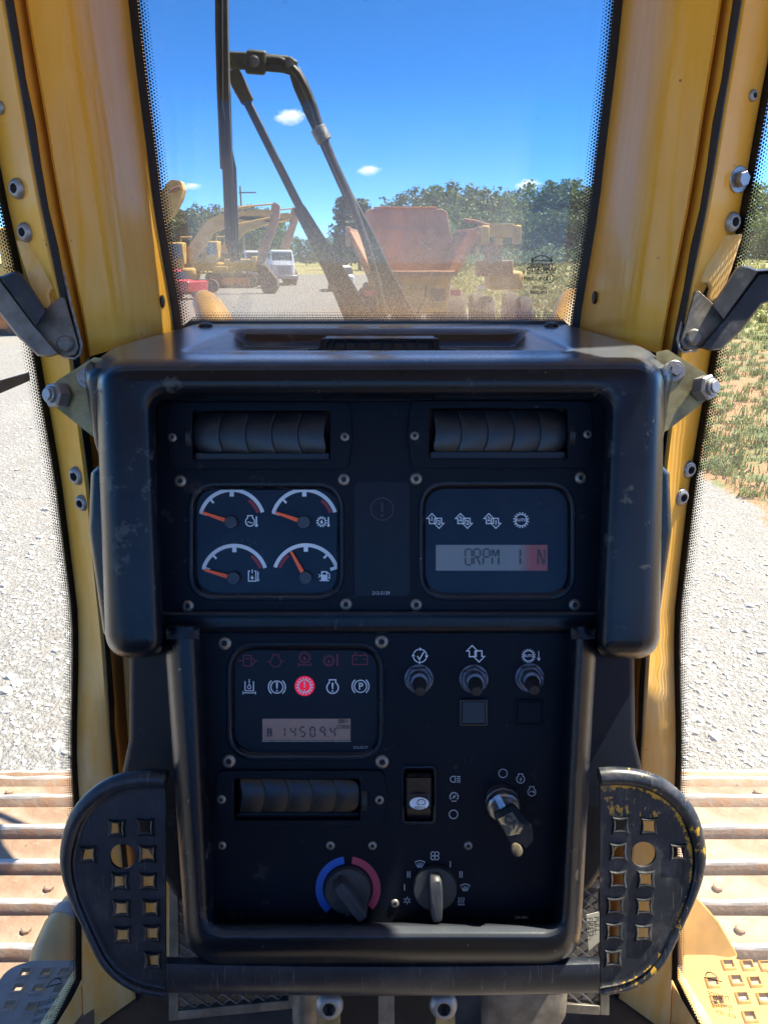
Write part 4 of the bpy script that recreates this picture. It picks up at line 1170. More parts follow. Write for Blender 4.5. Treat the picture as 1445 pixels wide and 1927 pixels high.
# ------------------------------------------------------------------ air vents
def vent(x0, y0, x1, y1, op, wheel_left, scr, arcs, label):
    bow = 5
    pl = [(x0 + 12, y0), (x1 - 12, y0)]
    ol = roundpoly([(x0 + 4, y0, 16), (x1 - 4, y0, 16), (x1 + 2, (y0 + y1) / 2, 80), (x1 - 6, y1, 16), (x0 + 6, y1, 16), (x0 - 2, (y0 + y1) / 2, 80)], 5)
    ox0, oy0, ox1, oy1 = op
    r = MB().prism(Q(ol), .0004, .0042, CM0, [Q(rrect(ox0, oy0, ox1, oy1, 4, 3))]).build('air_vent', M['panel'], con, bevel=.0012)
    r['label'] = label
    MB().prism(Q(rrect(ox0 - 2, oy0 - 2, ox1 + 2, oy1 + 2, 3, 2)), -.030, -.028, CM0).build('duct_back', M['dark'], r)
    # lower lip of the opening
    hgt = oy1 - oy0
    MB().loft([[Lw(x, y, n_) for x, y in ((ox0 + 2, oy1 - hgt * .16), (ox1 - 2, oy1 - hgt * .16), (ox1 - 1, oy1 + .5), (ox0 + 1, oy1 + .5))] for n_ in (-.027, -.006)]).build('lip', M['vane'], r, bevel=.001)
    bx0, bx1 = (ox0 + (8 if wheel_left else 3), ox1 - (3 if wheel_left else 8))
    by0, by1 = oy0 + 1, oy1 - hgt * .14
    n = 5; wv = (bx1 - bx0) / n
    for k in range(n):
        a = bx0 + k * wv; b_ = a + wv
        big = (k == n - 1) if wheel_left else (k == 0)
        if wheel_left: a -= 5 if k else 0
        else: b_ += 5 if k < n - 1 else 0
        nb = .003 + (.0024 * k if wheel_left else .0024 * (n - 1 - k))
        cu = 9 if wheel_left else -9
        bow_ = lambda t: cu * (1 - 4 * (t - .5) ** 2)
        left = [(a - (bow_(t) if True else 0), by0 + (by1 - by0) * t) for t in [q / 10 for q in range(11)]]
        right = [(b_ - bow_(t), by0 + (by1 - by0) * t) for t in [q / 10 for q in range(11)]]
        if k == 0: left = roundedge(left, 8, 1)
        if k == n - 1: right = roundedge(right, 8, -1)
        ol2 = left + right[::-1]
        tilt = lambda x: ((x - a) / max(1, (b_ - a)) - .5) * (.0035 if wheel_left else -.0035)
        L = []
        for i_, dn in ((0, -.010), (0, -.0014), (1.2, -.0004), (3.2, 0)):
            L.append([Lw(x, y, -.0012 + nb * .4 + dn + tilt(x) + .004 * (1 - ((y - (by0 + by1) / 2) / (by1 - by0) * 2) ** 2)) for x, y in inset(ol2, i_)])
        MB().loft(L).build('vane', M['vane'], r, smooth=50)
    wx = ox0 - 6 if wheel_left else ox1 + 8
    wy = (oy0 + oy1) / 2 + 2
    wh = MB()
    (u, v), = Q([(wx, wy)])
    MT = CM0 @ Matrix.Translation((u, v, -.004)) @ Matrix.Rotation(PI / 2, 4, 'Y')
    wh.lathe([(.0125, -.0028), (.0125, .0028)], 44, MT)
    for k in range(44):
        a = 2 * PI * k / 44
        wh.box(MT @ Vector((.0129 * math.cos(a), .0129 * math.sin(a), 0)), (.0004, .0005, .0027), MT.to_3x3() @ Matrix.Rotation(a, 3, 'Z'))
    wh.build('thumbwheel', M['knob'], r)
    for x, y in scr: screw(x, y, 8.5, r, .0042)
    return r
def roundedge(pts, rr, sgn):
    out = list(pts)
    for idx in (0, -1):
        x, y = out[idx]; out[idx] = (x + sgn * rr, y)
        j = 1 if idx == 0 else -2
        x, y = out[j]; out[j] = (x + sgn * rr * .25, y)
    return out
vent(318, 758, 661, 883, (364, 774, 622, 866), True, ((325, 823), (649, 822)), 1, 'upper air vent above the gauge cluster')
vent(769, 756, 1112, 881, (807, 770, 1066, 864), False, ((780, 820), (1105, 817)), 1, 'upper air vent above the transmission display')
vent(408, 1448, 726, 1552, (442, 1463, 678, 1541), False, ((417, 1504), (714, 1505)), 0, 'lower air vent below the service monitor')

# ------------------------------------------------------------------ toggle switches, blanks, rocker
def toggle(x, y, spin, name='toggle_switch'):
    p = Lw(x, y, 0)
    q = (-FW - UPV * .02).to_track_quat('Z', 'Y').to_matrix().to_4x4()
    Mx = Matrix.Translation(p) @ q @ Matrix.Rotation(spin, 4, 'Z')
    b = MB(); b.lathe([(.0155, 0), (.0155, .0015), (.0142, .0018)], 28, Mx); b.lathe([(.0150, .0015), (.0150, .0062), (.0136, .0076), (.0110, .0076)], 6, Mx)
    o = b.build(name, M['nut'], con)
    t = MB()
    t.lathe([(.0105, .007)] + [(.0105 - (.0006 if k % 2 else 0), .008 + k * .0011) for k in range(6)] + [(.0090, .0148)], 24, Mx); t.build('threaded_bush', M['nut'], o)
    st_ = MB()
    q2 = (-FW - UPV * .42).to_track_quat('Z', 'Y').to_matrix().to_4x4()
    st_.lathe([(.0078, .0), (.0078, .008), (.0068, .012), (.0064, .017), (.0054, .020), (.002, .021)], 18, Matrix.Translation(p - FW * .008) @ q2); st_.build('lever', M['rubber'], o)
    return o
toggle(788, 1277, .10); toggle(891, 1277, .45); toggle(996, 1275, .1)
i = Ink(.0006)
for a0 in (20, 110, 200, 290):
    i.ln(arc(790, 1234, 12.5, a0, a0 + 62, 8), 1.8)
    e = R(a0 + 66); ex, ey = 790 + 12.5 * math.cos(e), 1234 + 12.5 * math.sin(e)
    tx, ty = -math.sin(e), math.cos(e)
    i.fill([(ex + tx * 5, ey + ty * 5), (ex + ty * 3.4, ey - tx * 3.4), (ex - ty * 3.4, ey + tx * 3.4)])
i.ln([(785, 1234), (789, 1241), (797, 1227)], 2.2); i.done('check_symbol', M['print'], con)
i = Ink(.0006); i.ln(up_arrow(888, 1225, 10.5), 2.0, True).ln(dn_arrow(901, 1235, 10.5), 2.0, True); i.done('direction_symbol', M['print'], con)
i = Ink(.0006); i.fill(gear(994, 1234, 10, 16, 3.2), [circle(994, 1234, 8.8, 24)]).text('AUTO', 994, 1234, 5, 1, .2).ln([(1013, 1225), (1013, 1242)], 1.5).ln([(1010, 1238), (1013, 1242.5), (1016, 1238)], 1.3); i.done('auto_down_symbol', M['print'], con)
for x, lift, mt in ((891, .003, 'vane'), (995, .0016, 'panel')):
    o = rrect(x - 26, 1316, x + 26, 1366, 3, 3)
    MB().loft([[Lw(a, b_, n_) for a, b_ in inset(o, q)] for q, n_ in ((0, 0), (0, lift), (1.5, lift + .0006), (3.5, lift + .0006), (5, lift - .0006), (6, lift - .0006))]).build('switch_blank', M[mt], con)
rk = MB().loft([[Lw(a, b_, n_) for a, b_ in inset(rrect(757, 1444, 819, 1550, 9, 4), q)] for q, n_ in ((-3, 0), (-2, .0022), (1, .0024), (4, .001), (5, -.012))], True, False, False).build('rocker_switch', M['plastic'], con)
ro = [(-.011, -.004), (-.006, .004), (.002, .0075), (.010, .0040), (.019, .0018), (.0268, -.006)]
L = []
prof = [(1451, -.010), (1455, -.003), (1462, .0005), (1464, .0052), (1480, .0035), (1494, .0020), (1515, .0060), (1519, .0066), (1521, -.001), (1544, -.006)]
MB().loft([[Lw(764, y, -.012), Lw(764, y, n_), Lw(766, y, n_ + .0012), Lw(810, y, n_ + .0012), Lw(812, y, n_), Lw(812, y, -.012)] for y, n_ in prof]).build('rocker', M['vane'], rk, smooth=30)
i = Ink(.0086); i.fill(circle(788, 1506, 18, 30, 11.5)); b = i.done('rocker_mark', M['print'], rk)
i = Ink(.0090); i.ln(arc(792, 1504, 7.5, 120, 400, 16, 5.5) + [(786, 1509)], 1.5, True)
for k in range(5): i.ln([(783 + k * 4, 1511), (778 + k * 4.6, 1517)], 1.3)
i.done('work_lamp_symbol', M['lcdink'], b)
i = Ink(.0006); i.ln(arc(853, 1466, 6, 90, 270, 10, 5.5) + [(856, 1460.5), (856, 1471.5)], 1.5, True)
for k in range(4): i.ln([(859, 1461 + k * 3.4), (866, 1461 + k * 3.4)], 1.4)
i.done('headlamp_symbol', M['printdim'], con)
i = Ink(.0006); i.ln(arc(854, 1499, 8, 140, 400, 16), 1.5)
for k in range(6):
    a = R(150 + k * 48); i.ln([(854 + 8 * math.cos(a), 1499 + 8 * math.sin(a)), (854 + 5.2 * math.cos(a), 1499 + 5.2 * math.sin(a))], 1.2)
i.ln([(851, 1502), (857, 1496)], 1.5).ring(854, 1499, 1.6, 1.2).ln([(849, 1507), (859, 1507)], 1.5); i.done('dial_light_symbol', M['printdim'], con)
i = Ink(.0006); i.ring(853, 1532, 8, 1.6); i.done('off_symbol', M['printdim'], con)

# ------------------------------------------------------------------ ignition switch and key
ig = Lw(944, 1506, 0)
axv = (-FW - UPV * .30 + RT * .02).normalized()
qi = Matrix.Translation(ig) @ axv.to_track_quat('Z', 'Y').to_matrix().to_4x4()
b = MB(); b.lathe([(.0185, -.004), (.0185, .004), (.0172, .0052)], 12, qi)
ign = b.build('ignition_switch', M['nut'], con)
b = MB(); b.lathe([(.0178, .005), (.0178, .012), (.0160, .0140), (.0130, .0140)], 12, qi); b.build('lock_nut', M['steel'], ign)
b = MB(); b.lathe([(.0118, .012), (.0118, .0235), (.0105, .0250), (.008, .0250)], 28, qi); b.build('barrel', M['steel'], ign)
i = Ink(.0006); i.ring(946, 1455, 8, 1.5); i.done('off_symbol', M['printdim'], con)
i = Ink(.0006); i.ln(engine(979, 1466, 7.4), 1.5, True).fill([(981, 1461), (976.5, 1467), (979, 1467), (977.5, 1471.5), (982, 1465.5), (979.4, 1465.5)]); i.done('run_symbol', M['printdim'], con)
i = Ink(.0006); i.ln(engine(1000, 1490, 7.4), 1.5, True).ln(arc(1000, 1493, 4.5, 200, 330, 8), 1.2).fill([(1004, 1487), (1005.5, 1492), (1001.5, 1491)]); i.done('start_symbol', M['printdim'], con)
# the key: flat head hanging from the barrel, embossed plate on it
hd = [pD(x, y, D - n_) for x, y, n_ in ()]
KO = pD(951, 1530, D - .030)
kx = (RT * .93 - UPV * .18 - FW * .10).normalized()
ky = (UPV * .80 + RT * -.42 + FW * .16).normalized(); kx = (kx - ky * kx.dot(ky)).normalized(); kn = kx.cross(ky)
KM = Matrix((kx, ky, kn)).transposed().to_4x4() @ Matrix.Scale(.98, 4); KM.translation = KO
key = empty('ignition_key', None, 'ignition key with embossed black head hanging from the switch', 'key', M=KM)
head = roundpoly([(-.0130, .006, .006), (.0120, .006, .007), (.0185, -.022, .004), (.0125, -.036, .004), (.0015, -.040, .002), (.000, -.034, .001), (-.0100, -.030, .004)], 5)
MB().loft([[KM @ Vector((x, y, n_)) for x, y in inset(head, q)] for q, n_ in ((.0008, -.0042), (0, -.0034), (0, .0034), (.0008, .0042))]).build('key_head', M['keyblack'], key)
M['keygold'] = pm('worn brass emboss', (.11, .085, .048), .6, metal=.1, var=.4, scale=200)
pl = [(-.0098, -.001), (.0070, -.001), (.0090, -.020), (.003, -.0235), (-.0092, -.020)]
MB().prism(pl, .0042, .0047, KM).build('emblem_plate', M['keygold'], key)
t = MB()
text_mb(t, 'CAT', .0112, KM @ Matrix.Translation((.0022, -.0110, .0052)) @ Matrix.Rotation(R(-62), 4, 'Z'), .92, bold=.0005)
t.flat([(-.0090, -.0060), (-.0078, -.0205), (-.0010, -.0150)], .0050, (), KM)
t.build('emblem', M['ink'], key, recalc=False, smooth=0)
MB().prism(roundpoly([(-.0035, .006, .001), (.0035, .006, .001), (.0035, .020, .001), (-.0035, .020, .001)]), -.0012, .0012, KM).build('shaft', M['steel'], key)
MB().loft([[KM @ Vector((-.0070 + x, -.036 + y, n_)) for x, y in circle(0, 0, rr, 14, rr * 1.3)] for rr, n_ in ((.0048, -.001), (.0060, .003), (.0048, .0068), (.002, .0078))]).build('key_bow', M['keygold'], key)

# ------------------------------------------------------------------ heater knobs
i = Ink(.0006); i.fill(arc(655, 1672, 61, 132, 262, 24) + arc(655, 1672, 47, 262, 132, 24)); i.done('cold_arc', M['blue'], con)
i = Ink(.0006); i.fill(arc(655, 1672, 61, 278, 400, 24) + arc(655, 1672, 47, 400, 278, 24)); i.done('hot_arc', M['pinkred'], con)
def knob(x, y, r, ang, name):
    (u, v), = Q([(x, y)]); Mx = CM0 @ Matrix.Translation((u, v, 0)) @ Matrix.Rotation(ang, 4, 'Z')
    rr = r * K
    b = MB(); b.lathe([(rr * 1.02, .0008), (rr * 1.02, .004), (rr, .0075), (rr * .95, .0088), (rr * .2, .0094)], 36, Mx)
    o = b.build(name, M['knob'], con)
    f = MB(); secs = []
    for yy, wd, h in ((.78, .20, .012), (.60, .27, .019), (.1, .30, .022), (-.5, .28, .0235), (-1.0, .23, .024), (-1.12, .18, .0235)):
        z0 = .006
        secs.append([Mx @ Vector(p) for p in ((-rr * wd * 1.25, rr * yy, z0), (-rr * wd, rr * yy, h - .002), (-rr * wd * .8, rr * yy, h), (rr * wd * .8, rr * yy, h), (rr * wd, rr * yy, h - .002), (rr * wd * 1.25, rr * yy, z0))])
    f.loft(secs).build('grip', M['knob'], o, bevel=.0008)
    l = MB(); l.prism([(-rr * .035, -rr * .95), (rr * .035, -rr * .95), (rr * .03, rr * .1), (-rr * .03, rr * .1)], .0245, .0248, Mx); l.build('pointer_line', M['hub'], o)
    return o
knob(655, 1671, 43, R(38), 'temperature_knob'); knob(818, 1667, 41, R(2), 'fan_knob')
def defrost(ink, x, y):
    ink.ln([(x - 9.5, y - 5)] + arc(x, y - 1, 9.5, 205, 335, 8, 6) + [(x + 9.5, y - 5), (x + 4.5, y + 4), (x - 4.5, y + 4)], 1.5, True)
    for k in (-1, 0, 1): ink.ln([(x + 3.2 * k, y + 7), (x + 3.2 * k - 1, y + 3), (x + 3.2 * k + 1, y), (x + 3.2 * k, y - 3)], 1.2)
i = Ink(.0006)
for a in (45, 135, 225, 315):
    i.ln(circle(818 + 5.2 * math.cos(R(a)), 1610 + 5.2 * math.sin(R(a)), 3.9, 12), 1.5, True)
i.done('fan_symbol', M['printdim'], con)
i = Ink(.0006); defrost(i, 790, 1626); i.done('defrost_symbol', M['printdim'], con)
i = Ink(.0006); defrost(i, 875, 1670); i.done('defrost_symbol', M['printdim'], con)
for q in ([(847, 847)], [(865, 865), (869, 869)], [(767, 767), (771, 771)], [(761, 761)]):
    i = Ink(.0006); y0_ = 1620 if q[0][0] == 847 else (1663 if q[0][0] == 761 else 1639)
    for x, _ in q: i.ln([(x, y0_), (x, y0_ + 12)], 1.7)
    i.done('speed_mark', M['printdim'], con)
i = Ink(.0006)
for k in range(3): i.ln([(863 + 4.5 * k, 1700), (862 + 4.5 * k, 1696), (864 + 4.5 * k, 1692), (862.5 + 4.5 * k, 1688)], 1.4)
i.ln([(861, 1702), (874, 1702)], 1.4); i.done('heat_symbol', M['printdim'], con)
i = Ink(.0006)
for k in range(6):
    a = R(60 * k + 30); i.ln([(766 + 2.6 * math.cos(a), 1694 + 2.6 * math.sin(a)), (766 + 7.2 * math.cos(a), 1694 + 7.2 * math.sin(a))], 1.5)
i.ring(766, 1694, 3.4, 1.2); i.done('snowflake_symbol', M['printdim'], con)
i = Ink(.0006); i.text('238-0861', 981, 1726, 5); i.done('part_number', M['printdim'], con)

# ------------------------------------------------------------------ defroster outlet and caps on the deck
dv = MB()
fr = roundpoly([(-.105, 0, .004), (.112, 0, .004), (.112, .006, .003), (.086, .0075, .002), (.086, .0205, .003), (-.076, .0205, .004), (-.080, .0075, .002), (-.105, .006, .003)], 3)
ho = roundpoly([(-.069, .006, .004), (.078, .006, .004), (.078, .0175, .004), (-.068, .0175, .006)], 3)
DMx = Matrix(((1, 0, 0, XC + .002), (0, .35, -1, 1.045), (0, 1, 0, H + Zd - .024), (0, 0, 0, 1)))
df = dv.prism(fr, 0, .006, DMx, [ho]).build('defroster_outlet', M['plastic'], con, bevel=.0008)
MB().prism(roundpoly([(-.11, 0), (.117, 0), (.117, .004), (-.11, .004)]), -.03, .010, DMx).build('outlet_flange', M['plastic'], df, bevel=.001)
MB().prism([(-.072, .003), (.081, .003), (.081, .019), (-.072, .019)], -.045, -.002, DMx).build('outlet_box', M['vane'], df)
g = MB()
for k in range(9): g.box(DMx @ Vector((-.060 + k * .0165, .0115, .0005)), (.0009, .004, .0065))
g.build('outlet_grille', M['vane'], df)
b = MB(); b.lathe([(.011, 0), (.0105, .003), (.007, .0055), (.002, .0062)], 18)
cap_me = b.mesh('screw_cap', M['plastic'])
for px, Yc in ((388, 1.19), (1036, 1.19)):
    p = pY(px, 625, Yc); place(cap_me, Vector((p.x, Yc, H + Zd)), (0, 0, 1), 1.0, con, 'screw_cap')

# ------------------------------------------------------------------ footrests
foot = empty('footrest', None, 'black perforated steel footrests joined by a bar under the console', 'footrest', M=CMR)
def hole_shape(x, y, r=12.5):
    out = []
    for k in range(4):
        a = [(-1, -1), (1, -1), (1, 1), (-1, 1)][k]; b_ = [(-1, -1), (1, -1), (1, 1), (-1, 1)][(k + 1) % 4]
        out.append((x + a[0] * r, y + a[1] * r))
        for t in (.3, .5, .7):
            mx, my = a[0] + (b_[0] - a[0]) * t, a[1] + (b_[1] - a[1]) * t
            k2 = .86 if t == .5 else .90
            out.append((x + (mx * k2 if abs(mx) > .95 else mx) * r, y + (my * k2 if abs(my) > .95 else my) * r))
    return out
LH = [(220, 1559), (274, 1557), (165, 1608), (278, 1607), (226, 1659), (279, 1659), (229, 1710), (284, 1709), (231, 1760), (286, 1757), (288, 1808)]
def footrest(s, mat, label):
    fx = (lambda x: x) if s < 0 else (lambda x: 1441 - x)
    dy = 0 if s < 0 else -4
    ol = roundpoly([(fx(312), 1480 + dy, 2), (fx(312), 1868 + dy, 2), (fx(268), 1862 + dy, 20), (fx(218), 1830 + dy, 30), (fx(186), 1780 + dy, 30), (fx(150), 1700 + dy, 40), (fx(134), 1630 + dy, 60), (fx(150), 1550 + dy, 70), (fx(205), 1492 + dy, 60), (fx(262), 1480 + dy, 20)], 6)
    holes = [hole_shape(fx(x), y + dy) for x, y in LH] + [circle(fx(231), 1612 + dy, 24, 24)]
    mb = MB(); mb.prism(Q(ol), -.0035, 0.0, CM0, [Q(h) for h in holes])
    xs_ = [v.x for v in mb.v]
    at = []
    for v in mb.v:
        lp = CM0.inverted() @ v
        x, y = lp.x / K + 722.5, 963.5 - lp.y / K
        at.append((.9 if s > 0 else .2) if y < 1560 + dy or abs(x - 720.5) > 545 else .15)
    mb.at = at
    p = mb.build('perforated_plate', mat, foot); p['label'] = label
    for x, y in LH:
        hs = hole_shape(fx(x), y + dy)
        lip = MB().loft([[Lw(a, b_, n_) for a, b_ in inset(hs, q)] for q, n_ in ((-4.5, -.0002), (-2.5, .0022), (-.5, .0034), (1.2, .0030), (1.6, -.003))], True, False, False)
        lip.at = [.35] * len(lip.v)
        lip.build('hole_lip', mat, p, smooth=60)
    # rolled rim
    path = [(314, 1466), (285, 1464), (250, 1467), (212, 1478), (178, 1500), (150, 1532), (134, 1572), (127, 1615), (131, 1655), (143, 1695), (160, 1735), (178, 1775), (198, 1812), (226, 1840), (262, 1860), (314, 1870)]
    rad = [17, 17, 17, 17, 16.5, 16, 15, 13, 11, 9, 8, 8, 8, 8, 8, 7]
    # smooth the path
    P2, R2 = [], []
    for k in range(len(path) - 1):
        p0 = Vector(path[max(0, k - 1)]); p1 = Vector(path[k]); p2 = Vector(path[k + 1]); p3 = Vector(path[min(len(path) - 1, k + 2)])
        for q in range(4):
            t = q / 4
            pt = .5 * ((2 * p1) + (p2 - p0) * t + (2 * p0 - 5 * p1 + 4 * p2 - p3) * t * t + (3 * p1 - p0 - 3 * p2 + p3) * t ** 3)
            P2.append((pt.x, pt.y)); R2.append((rad[k] + (rad[k + 1] - rad[k]) * t) * K)
    P2.append(path[-1]); R2.append(rad[-1] * K)
    rb = MB().tube([Lw(fx(x), y + dy, -.002) for x, y in P2], R2, 14)
    rb.at = []
    for v in rb.v:
        lp = CM0.inverted() @ v
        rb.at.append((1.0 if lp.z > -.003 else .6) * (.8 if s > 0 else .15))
    rb.build('rolled_rim', mat, p, smooth=60)
    # crease between plate and rim, scuffed by boots
    cr = MB(); at = []
    n_p = len(P2)
    loops = []
    for k, (x, y) in enumerate(P2):
        a_ = Vector(P2[max(0, k - 1)]); b_ = Vector(P2[min(n_p - 1, k + 1)]); tt = (b_ - a_).normalized(); nn = Vector((tt.y, -tt.x))
        if (Vector((270, 1660)) - Vector((x, y))).dot(nn) < 0: nn = -nn
        r_ = R2[k] / K
        row = []
        for q, n__, wv in ((.78, .0032, .8), (.95, .0012, 1.25), (1.15, .0006, 1.2), (1.7, .00045, .8), (2.3, .0004, .25)):
            pt = Vector((x, y)) + nn * r_ * q
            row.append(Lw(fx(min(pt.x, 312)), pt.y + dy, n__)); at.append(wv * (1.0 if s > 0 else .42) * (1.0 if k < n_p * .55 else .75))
        loops.append(row)
    cr.loft(loops, False); cr.at = at
    cr.build('worn_crease', mat, p, recalc=False, smooth=60)
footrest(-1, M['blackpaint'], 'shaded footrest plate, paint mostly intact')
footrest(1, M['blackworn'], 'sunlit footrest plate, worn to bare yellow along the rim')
bar = []
for k in range(25):
    t = k / 24; x = 314 + (1128 - 314) * t; sag = 6 * (4 * t * (1 - t))
    bar.append([Lw(x, y + sag, n_) for y, n_ in ((1800, -.045), (1800, -.006), (1804, .001), (1814, .006), (1830, .0075), (1850, .006), (1862, .001), (1868, -.008), (1868, -.045))])
b = MB().loft(bar); b.at = [.05] * len(b.v)
b.build('crossbar', M['blackpaint'], foot, smooth=50)

# ------------------------------------------------------------------ grilles, pedal hangers and tag under the console
def grille(x0, x1, y0, y1, label, Dp, skew=0):
    root = empty('heater_grille', pD((x0 + x1) / 2, y1, Dp), label, 'grille')
    def P(x, y, d=0): return pD(x, y + skew * (x - x0), Dp - d)
    fw_ = 17
    for a, b_, c, d in ((x0, y0, x0 + fw_, y1), (x1 - fw_, y0, x1, y1), (x0 + fw_, y0, x1 - fw_, y0 + fw_), (x0 + fw_, y1 - fw_, x1 - fw_, y1)):
        MB().slab([P(a, b_, .004), P(c, b_, .004), P(c, d, .004), P(a, d, .004)], FW * .012).build('frame_bar', M['latchgrey'], root, bevel=.001)
    MB().slab([P(x0 + 4, y0 + 4, -.03), P(x1 - 4, y0 + 4, -.03), P(x1 - 4, y1 - 4, -.03), P(x0 + 4, y1 - 4, -.03)], FW * .004).build('filter_back', M['floor'], root)
    em = MB(); sxp, syp = 26, 20
    def clip(p, q):
        lo, hi = 0, 1
        for k, (mn, mx) in ((0, (x0 + fw_, x1 - fw_)), (1, (y0 + fw_, y1 - fw_))):
            d = q[k] - p[k]
            if abs(d) < 1e-9: continue
            t0, t1 = (mn - p[k]) / d, (mx - p[k]) / d
            if t0 > t1: t0, t1 = t1, t0
            lo, hi = max(lo, t0), min(hi, t1)
        if hi - lo < .005: return None
        return [(p[0] + (q[0] - p[0]) * t, p[1] + (q[1] - p[1]) * t) for t in (lo, hi)]
    hgt = y1 - y0; run = hgt * sxp / syp
    k = x0 - run
    while k < x1 + run:
        for sg in (1, -1):
            c = clip((k, y0), (k + sg * run, y1))
            if c: em.bar(P(*c[0], .0 if sg > 0 else -.0022), P(*c[1], .0 if sg > 0 else -.0022), .0022, .002, up=-FW)
        k += sxp
    e = em.build('expanded_metal', M['meshgrey'], root, smooth=0); e['kind'] = 'stuff'
grille(318, 560, 1650, 1922, 'grey framed mesh grille beside the shaded footrest', 1.02, -.10)
grille(1040, 1146, 1650, 1905, 'grey framed mesh grille beside the worn footrest', 1.02, .06)
pdl = empty('pedal_hanger', pD(720, 1990, .93), 'steel pedal hanger hidden mostly below the footrest bar', 'pedal')
for x0, x1, mt, dd_ in ((600, 640, 'zinc', .90), (820, 856, 'zinc', .90), (712, 742, 'latchgrey', .91)):
    MB().slab([pD(x0, 1850, dd_), pD(x1, 1850, dd_), pD(x1, 2010, dd_), pD(x0, 2010, dd_)], FW * .008).build('strap', M[mt], pdl, bevel=.001)
for x in (620, 834): b = place(SB, pD(x, 1890, .898), -FW, .017, pdl); place(SH, pD(x, 1890, .898), -FW, .0171, b, 'socket')
MB().tube([pD(576, 1850, .97), pD(576, 2010, .97)], .018, 18).build('pedal_tube', M['latchgrey'], pdl)
MB().slab([pD(x, y, 1.0) for x, y in ((640, 1850), (830, 1850), (830, 2010), (640, 2010))], FW * .01).build('back_plate', M['dark'], pdl)
MB().loft([[pD(x, y, .97 - n_) for x, y in inset(roundpoly([(905, 1858, 10), (1068, 1858, 10), (1064, 1912, 30), (1035, 1960, 40), (940, 1975, 30), (905, 1960, 20)], 5), q)] for q, n_ in ((0, 0), (0, .03), (6, .036), (14, .038))]).build('pedal_pad', M['latchgrey'], pdl, smooth=50)
tg = empty('paper_tag', pD(1116, 1800, .84), 'small worn printed tag tucked beside the console', 'tag')
tp = [(1103, 1722), (1126, 1716), (1132, 1725), (1128, 1772), (1107, 1790)]
MB().slab([pD(x, y, .842) for x, y in tp], FW * .0006).build('card', M['tagcard'], tg, smooth=0)
t = MB()
Mt = Matrix.Translation(pD(1122, 1740, .8412)) @ CM0.to_3x3().to_4x4() @ Matrix.Rotation(R(-86), 4, 'Z')
text_mb(t, 'PULL', .0085, Mt); text_mb(t, 'FIRED', .0085, Mt @ Matrix.Translation((.002, -.0075, 0)))
t.build('lettering', M['ink'], tg, recalc=False, smooth=0)
# ------------------------------------------------------------------ our own machine outside the cab: tracks, steps, lift arms
def m_shoe():
    t = NT('rusty track shoe')
    n1 = t.noise(7, 5, .65); n2 = t.noise(40, 4, .7); n3 = t.noise(2.5, 3, .6)
    c = t.mix(t.sm(n1, .35, .65), (.21, .125, .072), (.31, .22, .15))
    c = t.mix(t.math('MULTIPLY', t.sm(n3, .45, .62), .7), c, (.31, .25, .19))
    c = t.mix(t.math('MULTIPLY', t.sm(n2, .62, .72), .5), c, (.40, .34, .27))
    c = t.mix(t.math('MULTIPLY', t.sm(t.noise(4.5, 4, .7), .52, .64), .6), c, (.36, .165, .065))
    t.bsdf(Base__Color=c, Roughness=.75, Metallic=.15); t.bump(n2, .5, .006)
    return t.m
M['shoe'] = m_shoe()
M['grouser'] = pm('polished grouser edge', (.48, .44, .39), .45, metal=.3, var=.3, scale=14, dust=.35, dscale=9, dustc=(.45, .27, .14))
M['cat'] = pm('weathered machine yellow', (.42, .215, .018), .42, var=.28, scale=6, dust=.3, dscale=8, dustc=(.27, .19, .10), coat=.2)
M['step'] = pm('scuffed step yellow', (.36, .185, .020), .55, var=.3, scale=12, dust=.4, dscale=25, dustc=(.22, .13, .07))
M['stepgrey'] = pm('shade-grey step and band', (.17, .165, .165), .6, var=.3, scale=12, dust=.35, dscale=20, dustc=(.28, .24, .20))  # yellow step's shade put into this grey; the tube band is plain grey
TP, TZ = .125, 1.10
sh = MB()
sh.loft([[(x, y, z) for y, z in ((-.060, -.045), (.060, -.045), (.060, -.012), (.052, -.004), (-.052, -.010), (-.060, -.020))] for x in (-.30, .30)])
for bx in (-.13, .15):
    sh.lathe([(.012, -.014), (.012, .002), (.009, .005)], 8, Matrix.Translation((bx, .012, 0)))
SHM = sh.mesh('track_shoe', M['shoe'])
g = MB()
pr = random.Random(2)
g.loft([[(x, y, z + pr.uniform(-.003, .003)) for y, z in ((-.058, -.02), (-.026, -.02), (-.037, .012), (-.041, .017), (-.050, .017), (-.054, .012))] for x in [-.30 + .05 * k for k in range(13)]])
GRM = g.mesh('grouser', M['shoe'])
GRM.materials.append(M['grouser'])
for p_ in GRM.polygons:
    if p_.center.z > .011: p_.material_index = 1
